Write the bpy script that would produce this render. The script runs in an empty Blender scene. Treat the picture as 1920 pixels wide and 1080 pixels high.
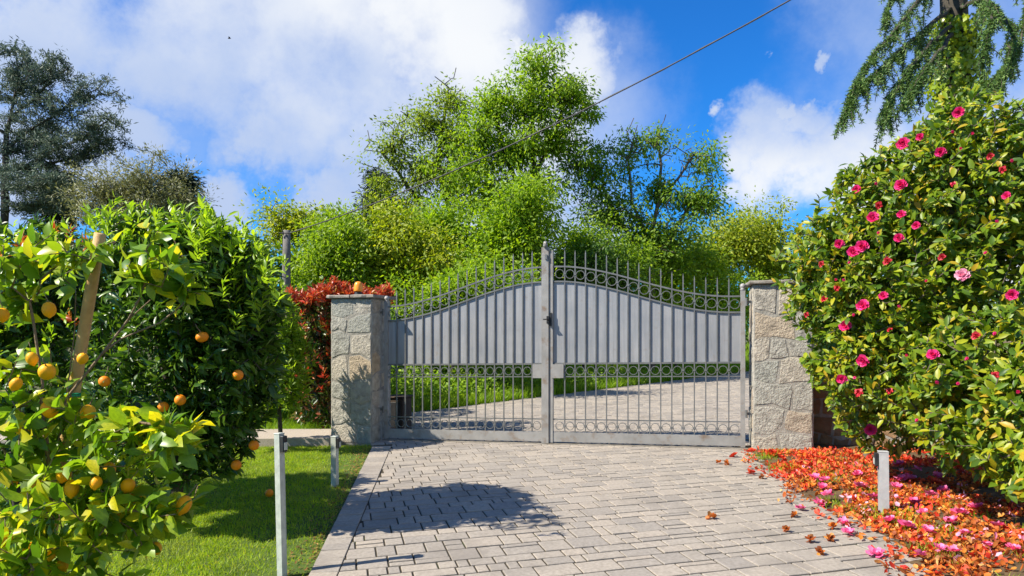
import bpy, math, random
import numpy as np
from mathutils import Vector, Matrix

SEED = 11
random.seed(SEED)
RNG = np.random.default_rng(SEED)
SC = bpy.context.scene
COL = SC.collection

# ------------------------------------------------------------------ camera
CAM_H = 1.35
F = 1280.0            # focal length in pixels of the 1920 px wide photograph
HOR = 625.0           # horizon row
cam_d = bpy.data.cameras.new('camera')
cam_d.sensor_width = 36.0
cam_d.lens = 36.0 * F / 1920.0
cam_d.shift_y = (HOR - 540.0) / 1920.0
cam_d.clip_start = 0.05
cam_d.clip_end = 2000.0
cam = bpy.data.objects.new('camera', cam_d)
cam.location = (0, 0, CAM_H)
cam.rotation_euler = (math.radians(90), 0, 0)
COL.objects.link(cam)
SC.camera = cam

# ------------------------------------------------------------------ sun, exposure
SUN_EL = 44.0
SUN_AZ = 18.0          # light travels towards +x, turned this many degrees towards +y
ld = Vector((math.cos(math.radians(SUN_AZ)) * math.cos(math.radians(SUN_EL)),
             math.sin(math.radians(SUN_AZ)) * math.cos(math.radians(SUN_EL)),
             -math.sin(math.radians(SUN_EL))))
sun_d = bpy.data.lights.new('sun', 'SUN')
sun_d.energy = 4.5
sun_d.angle = math.radians(0.53)
sun_d.color = (1.0, 0.93, 0.82)
sun = bpy.data.objects.new('sun', sun_d)
sun.rotation_euler = ld.to_track_quat('-Z', 'Y').to_euler()
sun.location = (-8, -2, 12)
COL.objects.link(sun)
SC.view_settings.view_transform = 'Standard'
SC.view_settings.look = 'None'
SC.view_settings.gamma = 1.0
SC.view_settings.exposure = 1.1
SC.view_settings.use_curve_mapping = False

# ------------------------------------------------------------------ world: blue sky and clouds
world = bpy.data.worlds.new('World')
SC.world = world
world.use_nodes = True
world.cycles.sampling_method = 'MANUAL'
world.cycles.sample_map_resolution = 512
SC.cycles.max_bounces = 6
SC.cycles.diffuse_bounces = 3
SC.cycles.glossy_bounces = 2
SC.cycles.transmission_bounces = 3
wn, wl = world.node_tree.nodes, world.node_tree.links
wn.clear()

def wmath(op, a, b=None, clamp=False):
    n = wn.new('ShaderNodeMath'); n.operation = op; n.use_clamp = clamp
    for i, v in enumerate((a, b)):
        if v is None: continue
        if isinstance(v, (int, float)): n.inputs[i].default_value = v
        else: wl.new(v, n.inputs[i])
    return n.outputs[0]

def wmap(v, a, b, c=0.0, d=1.0, smooth=True):
    n = wn.new('ShaderNodeMapRange'); n.clamp = True
    n.interpolation_type = 'SMOOTHSTEP' if smooth else 'LINEAR'
    wl.new(v, n.inputs[0])
    n.inputs[1].default_value = a; n.inputs[2].default_value = b
    n.inputs[3].default_value = c; n.inputs[4].default_value = d
    return n.outputs[0]

def wmix(f, a, b):
    n = wn.new('ShaderNodeMix'); n.data_type = 'RGBA'
    if isinstance(f, (int, float)): n.inputs[0].default_value = f
    else: wl.new(f, n.inputs[0])
    for i, v in ((6, a), (7, b)):
        if isinstance(v, tuple): n.inputs[i].default_value = v
        else: wl.new(v, n.inputs[i])
    return n.outputs[2]

tc = wn.new('ShaderNodeTexCoord')
dirv = tc.outputs['Generated']
sky = wn.new('ShaderNodeTexSky')
sky.sky_type = 'NISHITA'
sky.sun_disc = False
sky.sun_elevation = math.radians(SUN_EL)
# sun stands opposite to the light's travel; rotation 0 is +Y, clockwise
sky.sun_rotation = math.atan2(-ld.x, -ld.y)
sky.air_density = 1.0
sky.dust_density = 0.2
sky.ozone_density = 2.0
hs = wn.new('ShaderNodeHueSaturation')
hs.inputs['Saturation'].default_value = 1.1
hs.inputs['Value'].default_value = 1.0
wl.new(sky.outputs[0], hs.inputs['Color'])

nz = wn.new('ShaderNodeTexNoise')
nz.inputs['Scale'].default_value = 3.6
nz.inputs['Detail'].default_value = 7.0
nz.inputs['Roughness'].default_value = 0.63
wl.new(dirv, nz.inputs['Vector'])
nz2 = wn.new('ShaderNodeTexNoise')
nz2.inputs['Scale'].default_value = 1.3
nz2.inputs['Detail'].default_value = 2.0
nz2.inputs['Roughness'].default_value = 0.5
wl.new(dirv, nz2.inputs['Vector'])
# warp the direction a little so the outlines are ragged
wv = wn.new('ShaderNodeVectorMath'); wv.operation = 'SUBTRACT'
wl.new(nz.outputs['Color'], wv.inputs[0]); wv.inputs[1].default_value = (0.5, 0.5, 0.5)
wv2 = wn.new('ShaderNodeVectorMath'); wv2.operation = 'SCALE'
wl.new(wv.outputs[0], wv2.inputs[0]); wv2.inputs['Scale'].default_value = 0.30
wv3 = wn.new('ShaderNodeVectorMath'); wv3.operation = 'ADD'
wl.new(dirv, wv3.inputs[0]); wl.new(wv2.outputs[0], wv3.inputs[1])
wdir = wv3.outputs[0]

CLOUDS = [(130, 30, 130), (330, 60, 190), (560, 130, 230), (800, 90, 210), (920, 40, 110), (1085, 140, 80), (700, 290, 170),
          (520, 250, 110), (620, 370, 90), (960, 260, 180), (820, 400, 200), (260, 285, 62), (150, 330, 90), (40, 300, 120),
          (445, 415, 62), (330, 330, 30), (560, 430, 60), (1385, 105, 22), (1430, 122, 14), (1405, 90, 12), (1080, 470, 130), (1500, 195, 26), (1900, 380, 200),
          (1515, 105, 20), (1355, 195, 22)]
CLOUDS_R = [(1455, 235, 62), (1410, 285, 42), (1490, 290, 54), (1550, 310, 60), (1440, 340, 46), (1640, 260, 95), (1540, 215, 40), (1385, 345, 30)]
HAZE = [(1760, 60, 190), (1920, 200, 240), (1640, 20, 120), (1120, 210, 120), (60, 150, 160), (300, 260, 90)]

def blob_field(blobs, soft):
    acc = None
    for px, py, r in blobs:
        c = Vector(((px - 960) / F, 1.0, (HOR - py) / F)).normalized()
        d = wn.new('ShaderNodeVectorMath'); d.operation = 'DISTANCE'
        wl.new(wdir, d.inputs[0]); d.inputs[1].default_value = c
        rr = r / F
        m = wmap(d.outputs['Value'], rr * soft, rr * 0.35)
        acc = m if acc is None else wmath('MAXIMUM', acc, m)
    return acc

fld = blob_field(CLOUDS, 1.55)
fld = wmath('MAXIMUM', fld, wmath('MULTIPLY', blob_field(CLOUDS_R, 1.9), 0.82))
hz = blob_field(HAZE, 1.5)
sep = wn.new('ShaderNodeSeparateXYZ'); wl.new(dirv, sep.inputs[0])
# away from the part of the sky in view the same broken cloud goes on
behind = wmap(sep.outputs['Y'], 0.62, 0.2)
other = wmath('MULTIPLY', wmap(nz2.outputs['Fac'], 0.42, 0.60), behind)
fld = wmath('MAXIMUM', fld, other)
edge = wmath('ADD', fld, wmath('MULTIPLY', wmath('SUBTRACT', nz.outputs['Fac'], 0.5), 2.1))
cov = wmap(edge, 0.18, 1.08)
haze_c = wmath('MULTIPLY', hz, wmap(nz.outputs['Fac'], 0.25, 0.75, 0.25, 0.95))
cov = wmath('MAXIMUM', cov, wmath('MULTIPLY', haze_c, 0.8))
nz3 = wn.new('ShaderNodeTexNoise')
nz3.inputs['Scale'].default_value = 2.3
nz3.inputs['Detail'].default_value = 3.0
nz3.inputs['Roughness'].default_value = 0.5
mp = wn.new('ShaderNodeMapping'); mp.inputs['Location'].default_value = (3.1, 1.7, 0.45)
mp.inputs['Scale'].default_value = (1, 1, 1.5)
wl.new(dirv, mp.inputs['Vector']); wl.new(mp.outputs[0], nz3.inputs['Vector'])
shade = wmap(nz3.outputs['Fac'], 0.40, 0.66)
cloud_col = wmix(shade, (4.7, 5.8, 8.2, 1), (8.7, 8.95, 9.3, 1))
tint = wn.new('ShaderNodeMix'); tint.data_type = 'RGBA'; tint.blend_type = 'MULTIPLY'; tint.inputs[0].default_value = 1.0
wl.new(hs.outputs[0], tint.inputs[6]); tint.inputs[7].default_value = (.22, 1.0, 1.85, 1)
skyc = wmix(cov, tint.outputs[2], cloud_col)
bg = wn.new('ShaderNodeBackground')
bg.inputs['Strength'].default_value = 0.05
wl.new(skyc, bg.inputs['Color'])
wo = wn.new('ShaderNodeOutputWorld')
wl.new(bg.outputs[0], wo.inputs['Surface'])

# ------------------------------------------------------------------ helpers: places
def P(px, py, Y):
    return np.array([(px - 960.0) / F * Y, Y, CAM_H + (HOR - py) / F * Y])

SL = 0.0187
ED_A = np.array([-1.9, 11.9]); ED_D = np.array([0.688, 0.725]); ED_D = ED_D / np.linalg.norm(ED_D)
ED_N = np.array([-ED_D[1], ED_D[0]])

def edge_dist(x, y):
    return (x - ED_A[0]) * ED_N[0] + (y - ED_A[1]) * ED_N[1]

def gz(x, y):
    x = np.asarray(x, float); y = np.asarray(y, float)
    z = SL * (np.clip(x, -6, 12) - 0.44)
    d = np.clip(edge_dist(x, y), 0, 60)
    w = np.clip((y - 9.5) / 1.5, 0, 1)
    t = np.clip(d / 4.0, 0, 1)
    return z + w * (0.45 * t * t * (3 - 2 * t) + 0.012 * d)

def G(px, py):
    a = (py - HOR) / F; b = (px - 960.0) / F
    Y = (CAM_H + SL * 0.44) / (a + SL * b)
    return np.array([b * Y, Y, SL * (b * Y - 0.44)])

# ------------------------------------------------------------------ helpers: objects
def tag(o, label=None, cat=None, group=None, kind=None):
    if label: o['label'] = label
    if cat: o['category'] = cat
    if group: o['group'] = group
    if kind: o['kind'] = kind
    return o

def empty(name, loc, label=None, cat=None, group=None):
    o = bpy.data.objects.new(name, None)
    o.empty_display_size = 0.1
    o.location = Vector([float(v) for v in loc])
    COL.objects.link(o)
    return tag(o, label, cat, group)

def link(name, me, parent=None, loc=None, rot=None, mat=None):
    o = bpy.data.objects.new(name, me)
    COL.objects.link(o)
    if mat is not None and len(me.materials) == 0: me.materials.append(mat)
    if parent is not None: o.parent = parent
    if loc is not None: o.location = Vector([float(v) for v in loc])
    if rot is not None: o.rotation_euler = rot
    return o

def np_mesh(name, V, Fc, mat=None, smooth=False):
    """V (n,3); Fc list of (m,k) index arrays"""
    me = bpy.data.meshes.new(name)
    V = np.asarray(V, np.float32)
    me.vertices.add(len(V)); me.vertices.foreach_set('co', V.ravel())
    Fc = [np.asarray(f, np.int32) for f in Fc if len(f)]
    tot = np.concatenate([np.full(len(f), f.shape[1], np.int32) for f in Fc])
    idx = np.concatenate([f.ravel() for f in Fc])
    st = np.concatenate([[0], np.cumsum(tot)[:-1]]).astype(np.int32)
    me.loops.add(len(idx)); me.loops.foreach_set('vertex_index', idx)
    me.polygons.add(len(tot)); me.polygons.foreach_set('loop_start', st)
    me.polygons.foreach_set('loop_total', tot)
    me.polygons.foreach_set('use_smooth', np.full(len(tot), smooth, bool))
    me.update(calc_edges=True)
    if mat: me.materials.append(mat)
    return me

class MB:
    """collects vertices and faces of one mesh, about an origin"""
    def __init__(s, origin=(0, 0, 0)):
        s.v = []; s.f = []; s.o = np.array([float(q) for q in origin])
    def add(s, V, Fc):
        b = len(s.v)
        s.v += [tuple(np.asarray(p, float) - s.o) for p in V]
        s.f += [tuple(i + b for i in f) for f in Fc]
    def hexa(s, c8):
        s.add(c8, [(0, 3, 2, 1), (4, 5, 6, 7), (0, 1, 5, 4), (1, 2, 6, 5), (2, 3, 7, 6), (3, 0, 4, 7)])
    def box(s, c, R, N, Z, a, b, h0, h1, bev=0.0):
        """box centred on c in the R/N plane, half sizes a,b, from h0 to h1 along Z"""
        c, R, N, Z = (np.asarray(q, float) for q in (c, R, N, Z))
        if bev <= 0:
            ring = [(-a, -b), (a, -b), (a, b), (-a, b)]
            s.hexa([c + R * x + N * y + Z * h0 for x, y in ring] + [c + R * x + N * y + Z * h1 for x, y in ring])
            return
        e = bev
        def ring8(a, b): return [(-a + e, -b), (a - e, -b), (a, -b + e), (a, b - e), (a - e, b), (-a + e, b), (-a, b - e), (-a, -b + e)]
        rings = []
        for k, (aa, bb, h) in enumerate(((a - e * .7, b - e * .7, h0), (a, b, h0 + e), (a, b, h1 - e), (a - e * .7, b - e * .7, h1))):
            rings.append([c + R * x + N * y + Z * h for x, y in ring8(aa, bb)])
        V = [p for r in rings for p in r]
        Fc = [tuple(range(7, -1, -1)), tuple(range(24, 32))]
        for k in range(3):
            for i in range(8):
                j = (i + 1) % 8
                Fc.append((k * 8 + i, k * 8 + j, (k + 1) * 8 + j, (k + 1) * 8 + i))
        s.add(V, Fc)
    def tube(s, pts, rad, n=8, cap=True):
        pts = [np.asarray(p, float) for p in pts]
        if np.isscalar(rad): rad = [rad] * len(pts)
        V = []; Fc = []
        for i, p in enumerate(pts):
            t = pts[min(i + 1, len(pts) - 1)] - pts[max(i - 1, 0)]
            t = t / (np.linalg.norm(t) + 1e-9)
            u = np.cross(t, (0, 0, 1.0)) if abs(t[2]) < .95 else np.cross(t, (0, 1.0, 0))
            u = u / np.linalg.norm(u); w = np.cross(t, u)
            for k in range(n):
                a = 2 * math.pi * k / n
                V.append(p + (u * math.cos(a) + w * math.sin(a)) * rad[i])
        for i in range(len(pts) - 1):
            for k in range(n):
                Fc.append((i * n + k, i * n + (k + 1) % n, (i + 1) * n + (k + 1) % n, (i + 1) * n + k))
        if cap:
            Fc.append(tuple(range(n - 1, -1, -1)))
            b = (len(pts) - 1) * n
            Fc.append(tuple(range(b, b + n)))
        s.add(V, Fc)
    def lathe(s, c, prof, n=14, axis=None):
        c = np.asarray(c, float)
        V = []; Fc = []
        Z = np.array([0, 0, 1.0]) if axis is None else np.asarray(axis, float) / np.linalg.norm(axis)
        U = np.cross(Z, (0.31, 0.95, 0.1)); U /= np.linalg.norm(U); W = np.cross(Z, U)
        for r, h in prof:
            for k in range(n):
                a = 2 * math.pi * k / n
                V.append(c + (U * math.cos(a) + W * math.sin(a)) * r + Z * h)
        for i in range(len(prof) - 1):
            for k in range(n):
                Fc.append((i * n + k, i * n + (k + 1) % n, (i + 1) * n + (k + 1) % n, (i + 1) * n + k))
        Fc.append(tuple(range(n - 1, -1, -1)))
        b = (len(prof) - 1) * n
        Fc.append(tuple(range(b, b + n)))
        s.add(V, Fc)
    def mesh(s, name, mat=None, smooth=False):
        me = bpy.data.meshes.new(name)
        me.from_pydata([tuple(map(float, p)) for p in s.v], [], s.f)
        if smooth:
            me.polygons.foreach_set('use_smooth', np.ones(len(me.polygons), bool))
        me.update()
        if mat: me.materials.append(mat)
        return me
    def build(s, name, mat, parent=None, smooth=False):
        return link(name, s.mesh(name, mat, smooth), parent)

# ------------------------------------------------------------------ materials
def new_mat(name):
    m = bpy.data.materials.new(name); m.use_nodes = True
    nt = m.node_tree; nt.nodes.clear()
    out = nt.nodes.new('ShaderNodeOutputMaterial')
    return m, nt, out

def ramp(nt, fac, stops):
    r = nt.nodes.new('ShaderNodeValToRGB')
    e = r.color_ramp.elements
    while len(e) < len(stops): e.new(0.5)
    for el, (p, c) in zip(e, stops):
        el.position = p; el.color = (*c, 1)
    nt.links.new(fac, r.inputs[0])
    return r.outputs[0]

def nmath(nt, op, a, b=None):
    n = nt.nodes.new('ShaderNodeMath'); n.operation = op
    for i, v in enumerate((a, b)):
        if v is None: continue
        if isinstance(v, (int, float)): n.inputs[i].default_value = v
        else: nt.links.new(v, n.inputs[i])
    return n.outputs[0]

def rand_val(nt):
    g = nt.nodes.new('ShaderNodeNewGeometry'); oi = nt.nodes.new('ShaderNodeObjectInfo')
    return nmath(nt, 'FRACT', nmath(nt, 'ADD', g.outputs['Random Per Island'], oi.outputs['Random']))

def noise(nt, scale, detail=5, rough=.55, coord='Object', vec=None):
    n = nt.nodes.new('ShaderNodeTexNoise')
    n.inputs['Scale'].default_value = scale; n.inputs['Detail'].default_value = detail; n.inputs['Roughness'].default_value = rough
    if vec is None:
        if coord == 'World':
            vec = nt.nodes.new('ShaderNodeNewGeometry').outputs['Position']
        else:
            vec = nt.nodes.new('ShaderNodeTexCoord').outputs[coord]
    nt.links.new(vec, n.inputs['Vector'])
    return n

def cmix(nt, mode, f, a, b):
    n = nt.nodes.new('ShaderNodeMix'); n.data_type = 'RGBA'; n.blend_type = mode
    if isinstance(f, (int, float)): n.inputs[0].default_value = f
    else: nt.links.new(f, n.inputs[0])
    for i, v in ((6, a), (7, b)):
        if isinstance(v, tuple): n.inputs[i].default_value = (*v[:3], 1)
        else: nt.links.new(v, n.inputs[i])
    return n.outputs[2]

def leaf_mat(name, stops, rough=.45, trans=.35, tcol=(1.25, 1.25, .6), spec=.4, gain=1.4, patch=None):
    m, nt, out = new_mat(name)
    stops = [(p, (min(.9, c[0] * gain * 1.04), min(.9, c[1] * gain), min(.9, c[2] * gain * .9))) for p, c in stops]
    c = ramp(nt, rand_val(nt), stops)
    ns = noise(nt, 6, 2)
    c = cmix(nt, 'MULTIPLY', 1.0, c, ramp(nt, ns.outputs['Fac'], [(.3, (.78, .8, .75)), (.7, (1.15, 1.12, 1.1))]))
    if patch:
        s_ = noise(nt, patch[0], 4, .6, 'World')
        c = cmix(nt, 'MIX', ramp(nt, s_.outputs['Fac'], [(patch[1], (0, 0, 0)), (patch[2], (patch[4],) * 3)]), c, patch[3])
    p = nt.nodes.new('ShaderNodeBsdfPrincipled')
    p.inputs['Roughness'].default_value = rough
    p.inputs['Specular IOR Level'].default_value = spec
    nt.links.new(c, p.inputs['Base Color'])
    t = nt.nodes.new('ShaderNodeBsdfTranslucent')
    nt.links.new(cmix(nt, 'MULTIPLY', 1.0, c, tcol), t.inputs['Color'])
    mx = nt.nodes.new('ShaderNodeMixShader'); mx.inputs[0].default_value = trans
    nt.links.new(p.outputs[0], mx.inputs[1]); nt.links.new(t.outputs[0], mx.inputs[2])
    nt.links.new(mx.outputs[0], out.inputs['Surface'])
    return m

def surf_mat(name, stops, scale=20, rough=.8, metal=0.0, bump=.3, bscale=None, island=None, coord='Object', spec=.3, detail=6, stain=None, bdist=.01):
    """noise-coloured surface with relief; island = stops multiplied in by piece"""
    m, nt, out = new_mat(name)
    ns = noise(nt, scale, detail, .6, coord)
    c = ramp(nt, ns.outputs['Fac'], stops)
    if island: c = cmix(nt, 'MULTIPLY', 1.0, c, ramp(nt, rand_val(nt), island))
    if stain:
        s = noise(nt, stain[0], 4, .6, coord)
        c = cmix(nt, 'MIX', ramp(nt, s.outputs['Fac'], [(stain[1], (0, 0, 0)), (stain[2], (1, 1, 1))]), c, stain[3])
    p = nt.nodes.new('ShaderNodeBsdfPrincipled')
    p.inputs['Roughness'].default_value = rough; p.inputs['Metallic'].default_value = metal
    p.inputs['Specular IOR Level'].default_value = spec
    nt.links.new(c, p.inputs['Base Color'])
    if bump:
        nb = noise(nt, bscale or scale * 3, 8, .65, coord)
        b = nt.nodes.new('ShaderNodeBump'); b.inputs['Strength'].default_value = bump; b.inputs['Distance'].default_value = bdist
        nt.links.new(nb.outputs['Fac'], b.inputs['Height']); nt.links.new(b.outputs[0], p.inputs['Normal'])
    nt.links.new(p.outputs[0], out.inputs['Surface'])
    return m

M = {}
M['paver'] = surf_mat('paver_concrete', [(.25, (.228, .202, .167)), (.75, (.376, .336, .284))], 45, .9, 0, .45, 160,
                      island=[(0, (.84, .84, .85)), (.5, (1, .985, .965)), (1, (1.10, 1.06, 1.01))], coord='World',
                      stain=(1.6, .50, .74, (.205, .18, .15)))
M['joint'] = surf_mat('joint_soil', [(.3, (.03, .024, .015)), (.7, (.06, .048, .028))], 30, .95, 0, .4, coord='World',
                      stain=(3, .6, .7, (.04, .06, .012)))
M['ground'] = surf_mat('ground_soil', [(.3, (.05, .05, .02)), (.7, (.09, .10, .03))], 4, .95, 0, .4, 30, coord='World')
M['lawn'] = surf_mat('lawn_ground', [(.3, (.045, .075, .01)), (.7, (.085, .13, .016))], 6, .95, 0, .5, 60, coord='World')
M['bed'] = surf_mat('bed_soil', [(.3, (.06, .04, .02)), (.7, (.14, .09, .04))], 14, .95, 0, .6, 60, coord='World')
M['path'] = surf_mat('path_gravel', [(.3, (.30, .25, .19)), (.7, (.43, .37, .30))], 60, .95, 0, .5, 150, coord='World')
M['mortar'] = surf_mat('mortar', [(.3, (.22, .205, .17)), (.7, (.37, .345, .29))], 10, .95, 0, 1.0, 40, coord='World', stain=(4, .55, .72, (.19, .17, .14)))
M['stone'] = surf_mat('stone', [(.22, (.15, .14, .12)), (.42, (.31, .29, .25)), (.6, (.40, .375, .32)), (.8, (.50, .47, .41))], 13, .9, 0, 1.0, 34, coord='World',
                      island=[(0, (.90, .95, .93)), (.4, (1.05, 1.04, 1.0)), (.7, (1.2, 1.14, 1.04)), (.9, (1.25, 1.05, .80)), (1, (1.0, .92, .84))], detail=9, bdist=.03)
M['cap'] = surf_mat('cap_stone', [(.3, (.16, .14, .11)), (.7, (.30, .27, .22))], 12, .9, 0, .7, 50, coord='World')
M['brownstone'] = surf_mat('brown_stone', [(.3, (.16, .10, .055)), (.7, (.30, .20, .11))], 9, .9, 0, .7, 40, coord='World', island=[(0, (.8, .8, .8)), (1, (1.15, 1.1, 1))])
M['iron'] = surf_mat('painted_iron', [(.3, (.125, .125, .118)), (.7, (.20, .20, .188))], 9, .5, .35, .15, 120, coord='World', spec=.5, stain=(16, .66, .76, (.20, .13, .085)))
M['rail'] = surf_mat('gate_rail', [(.3, (.235, .225, .205)), (.7, (.325, .312, .285))], 7, .55, .15, .2, 100, coord='World', spec=.4, stain=(8, .55, .74, (.20, .145, .10)))
M['galv'] = surf_mat('galvanised', [(.3, (.36, .385, .33)), (.7, (.52, .54, .47))], 25, .5, .1, .1, 90, coord='World', spec=.5)
M['pale_metal'] = surf_mat('pale_metal', [(.3, (.36, .36, .345)), (.7, (.47, .47, .45))], 14, .5, 0, .1, 90, coord='World', spec=.4)
M['dark'] = surf_mat('dark_plastic', [(.3, (.015, .015, .016)), (.7, (.035, .035, .035))], 20, .5, 0, .1)
M['bark'] = surf_mat('bark', [(.3, (.07, .055, .04)), (.7, (.17, .14, .10))], 9, .9, 0, .8, 30, coord='World')
M['bark_dark'] = surf_mat('bark_dark', [(.3, (.035, .03, .022)), (.7, (.085, .072, .052))], 9, .9, 0, .8, 30, coord='World')
M['bark_tan'] = surf_mat('bark_tan', [(.3, (.15, .10, .06)), (.7, (.28, .20, .12))], 30, .8, 0, .6, 80, coord='World')
M['stake'] = surf_mat('stake_wood', [(.25, (.42, .24, .08)), (.75, (.62, .40, .16))], 22, .65, 0, .4, 60)
M['pole'] = surf_mat('pole_wood', [(.3, (.10, .095, .085)), (.7, (.19, .18, .165))], 12, .9, 0, .5, 50, coord='World')
M['wire'] = surf_mat('wire_sheath', [(.3, (.045, .042, .04)), (.7, (.08, .075, .07))], 30, .6, 0, .1)
M['amber'] = surf_mat('amber_plastic', [(.3, (.75, .24, .01)), (.7, (.9, .33, .02))], 20, .3, 0, 0, spec=.5)
M['brown'] = surf_mat('brown_board', [(.3, (.035, .025, .018)), (.7, (.075, .052, .035))], 8, .85, 0, .4, coord='World')

def sheet_mat():
    m, nt, out = new_mat('gate_sheet')
    pos = nt.nodes.new('ShaderNodeNewGeometry').outputs['Position']
    mpn = nt.nodes.new('ShaderNodeMapping'); mpn.inputs['Scale'].default_value = (26, 26, 1.2)
    nt.links.new(pos, mpn.inputs['Vector'])
    n1 = noise(nt, 1.0, 5, .6, vec=mpn.outputs[0])
    c = ramp(nt, n1.outputs['Fac'], [(.3, (.25, .252, .252)), (.7, (.355, .353, .348))])
    n2 = noise(nt, 3.0, 4, .6, vec=pos)
    c = cmix(nt, 'MULTIPLY', 1.0, c, ramp(nt, n2.outputs['Fac'], [(.3, (.86, .88, .9)), (.7, (1.08, 1.06, 1.04))]))
    n3 = noise(nt, 9.0, 5, .7, vec=pos)
    c = cmix(nt, 'MIX', ramp(nt, n3.outputs['Fac'], [(.58, (0, 0, 0)), (.78, (.7, .7, .7))]), c, (.24, .20, .165))
    p = nt.nodes.new('ShaderNodeBsdfPrincipled'); p.inputs['Roughness'].default_value = .5; p.inputs['Metallic'].default_value = .2
    nt.links.new(c, p.inputs['Base Color'])
    nt.links.new(p.outputs[0], out.inputs['Surface'])
    return m
M['sheet'] = sheet_mat()

def fruit_mat(name, a, b, bump=.35):
    m, nt, out = new_mat(name)
    oi = nt.nodes.new('ShaderNodeObjectInfo')
    c = ramp(nt, oi.outputs['Random'], [(0, a), (1, b)])
    ns = noise(nt, 9, 4)
    c = cmix(nt, 'MULTIPLY', 1.0, c, ramp(nt, ns.outputs['Fac'], [(.3, (.86, .82, .8)), (.7, (1.08, 1.08, 1.08))]))
    p = nt.nodes.new('ShaderNodeBsdfPrincipled'); p.inputs['Roughness'].default_value = .5; p.inputs['Specular IOR Level'].default_value = .25
    p.inputs['Subsurface Weight'].default_value = .0; p.inputs['Subsurface Radius'].default_value = (.01, .005, .002)
    nt.links.new(c, p.inputs['Base Color'])
    nb = noise(nt, 130, 3, .6)
    bm_ = nt.nodes.new('ShaderNodeBump'); bm_.inputs['Strength'].default_value = bump; bm_.inputs['Distance'].default_value = .003
    nt.links.new(nb.outputs['Fac'], bm_.inputs['Height']); nt.links.new(bm_.outputs[0], p.inputs['Normal'])
    nt.links.new(p.outputs[0], out.inputs['Surface'])
    return m
M['lemon'] = fruit_mat('lemon_skin', (.88, .36, .003), (.90, .46, .006))
M['orange'] = fruit_mat('orange_skin', (.80, .22, .005), (.85, .28, .01))

YG = (.19, .26, .012)
M['lemon_leaf'] = leaf_mat('lemon_leaf', [(0, (.05, .12, .008)), (.4, (.12, .21, .012)), (.75, (.21, .29, .014)), (1, (.40, .36, .012))], .36, .5, spec=.45, gain=1.65)
M['orange_leaf'] = leaf_mat('orange_leaf', [(0, (.024, .065, .010)), (.6, (.05, .11, .014)), (1, (.11, .19, .015))], .36, .35, spec=.45)
M['shoot_leaf'] = leaf_mat('young_shoot_leaf', [(0, (.14, .25, .012)), (1, (.26, .38, .02))], .4, .5)
M['red_shoot'] = leaf_mat('red_shoot_leaf', [(0, (.30, .06, .02)), (.6, (.42, .12, .03)), (1, (.3, .22, .04))], .4, .35, (1.2, .9, .7))
M['camellia_leaf'] = leaf_mat('camellia_leaf', [(0, (.035, .085, .008)), (.32, (.085, .155, .010)), (.66, (.165, .235, .011)), (.9, (.27, .29, .012)), (1, (.36, .24, .02))], .42, .42, spec=.4)
M['photinia_red'] = leaf_mat('photinia_red_leaf', [(0, (.20, .018, .012)), (.4, (.36, .045, .02)), (.75, (.42, .11, .035)), (1, (.22, .16, .03))], .38, .35, (1.2, .8, .6), gain=1.3)
M['photinia_dark'] = leaf_mat('photinia_dark_leaf', [(0, (.02, .045, .012)), (.5, (.05, .09, .014)), (.68, (.09, .08, .016)), (.85, (.16, .045, .025)), (1, (.32, .12, .07))], .35, .25)
M['bright_leaf'] = leaf_mat('bright_shrub_leaf', [(0, (.09, .17, .01)), (.6, (.16, .26, .012)), (1, (.22, .31, .015))], .45, .55)
M['ash_leaf'] = leaf_mat('ash_leaf', [(0, (.09, .175, .008)), (.5, (.155, .265, .010)), (1, (.24, .34, .013))], .55, .58)
M['ash_sparse'] = leaf_mat('ash_sparse_leaf', [(0, (.09, .14, .012)), (.6, (.16, .235, .014)), (1, (.24, .30, .022))], .55, .55)
M['dark_leaf'] = leaf_mat('dark_tree_leaf', [(0, (.035, .085, .014)), (.6, (.06, .13, .016)), (1, (.11, .19, .02))], .5, .45)
M['mid_leaf'] = leaf_mat('mid_tree_leaf', [(0, (.07, .15, .014)), (.6, (.115, .215, .016)), (1, (.19, .28, .02))], .55, .58)
M['yellow_leaf'] = leaf_mat('yellow_green_leaf', [(0, (.13, .20, .01)), (.6, (.21, .27, .012)), (1, (.29, .31, .014))], .5, .5)
M['olive_leaf'] = leaf_mat('olive_leaf', [(0, (.10, .11, .06)), (.6, (.18, .19, .10)), (1, (.26, .27, .17))], .5, .2)
M['cedar_needle'] = leaf_mat('cedar_needle', [(0, (.04, .075, .06)), (.6, (.085, .125, .095)), (1, (.15, .19, .15))], .6, .25, (1, 1, 1))
M['deodar_needle'] = leaf_mat('deodar_needle', [(0, (.05, .115, .03)), (.6, (.085, .165, .04)), (1, (.15, .23, .06))], .55, .2, (1, 1, .8))
M['spruce_needle'] = leaf_mat('spruce_needle', [(0, (.010, .022, .012)), (1, (.03, .05, .02))], .6, .1)
M['ivy_leaf'] = leaf_mat('ivy_leaf', [(0, (.12, .19, .01)), (.6, (.20, .28, .012)), (1, (.28, .33, .015))], .35, .3)
M['grass'] = leaf_mat('grass_blade', [(0, (.14, .24, .008)), (.6, (.22, .33, .010)), (.9, (.30, .37, .014)), (1, (.36, .32, .05))], .5, .48, patch=(1.9, .48, .7, (.30, .34, .07), .6))
M['bank_grass'] = leaf_mat('bank_grass_blade', [(0, (.09, .19, .008)), (.6, (.16, .28, .010)), (1, (.25, .33, .015))], .5, .48)
M['weed'] = leaf_mat('weed_leaf', [(0, (.08, .17, .01)), (.6, (.15, .26, .014)), (1, (.24, .34, .03))], .5, .48)
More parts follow.
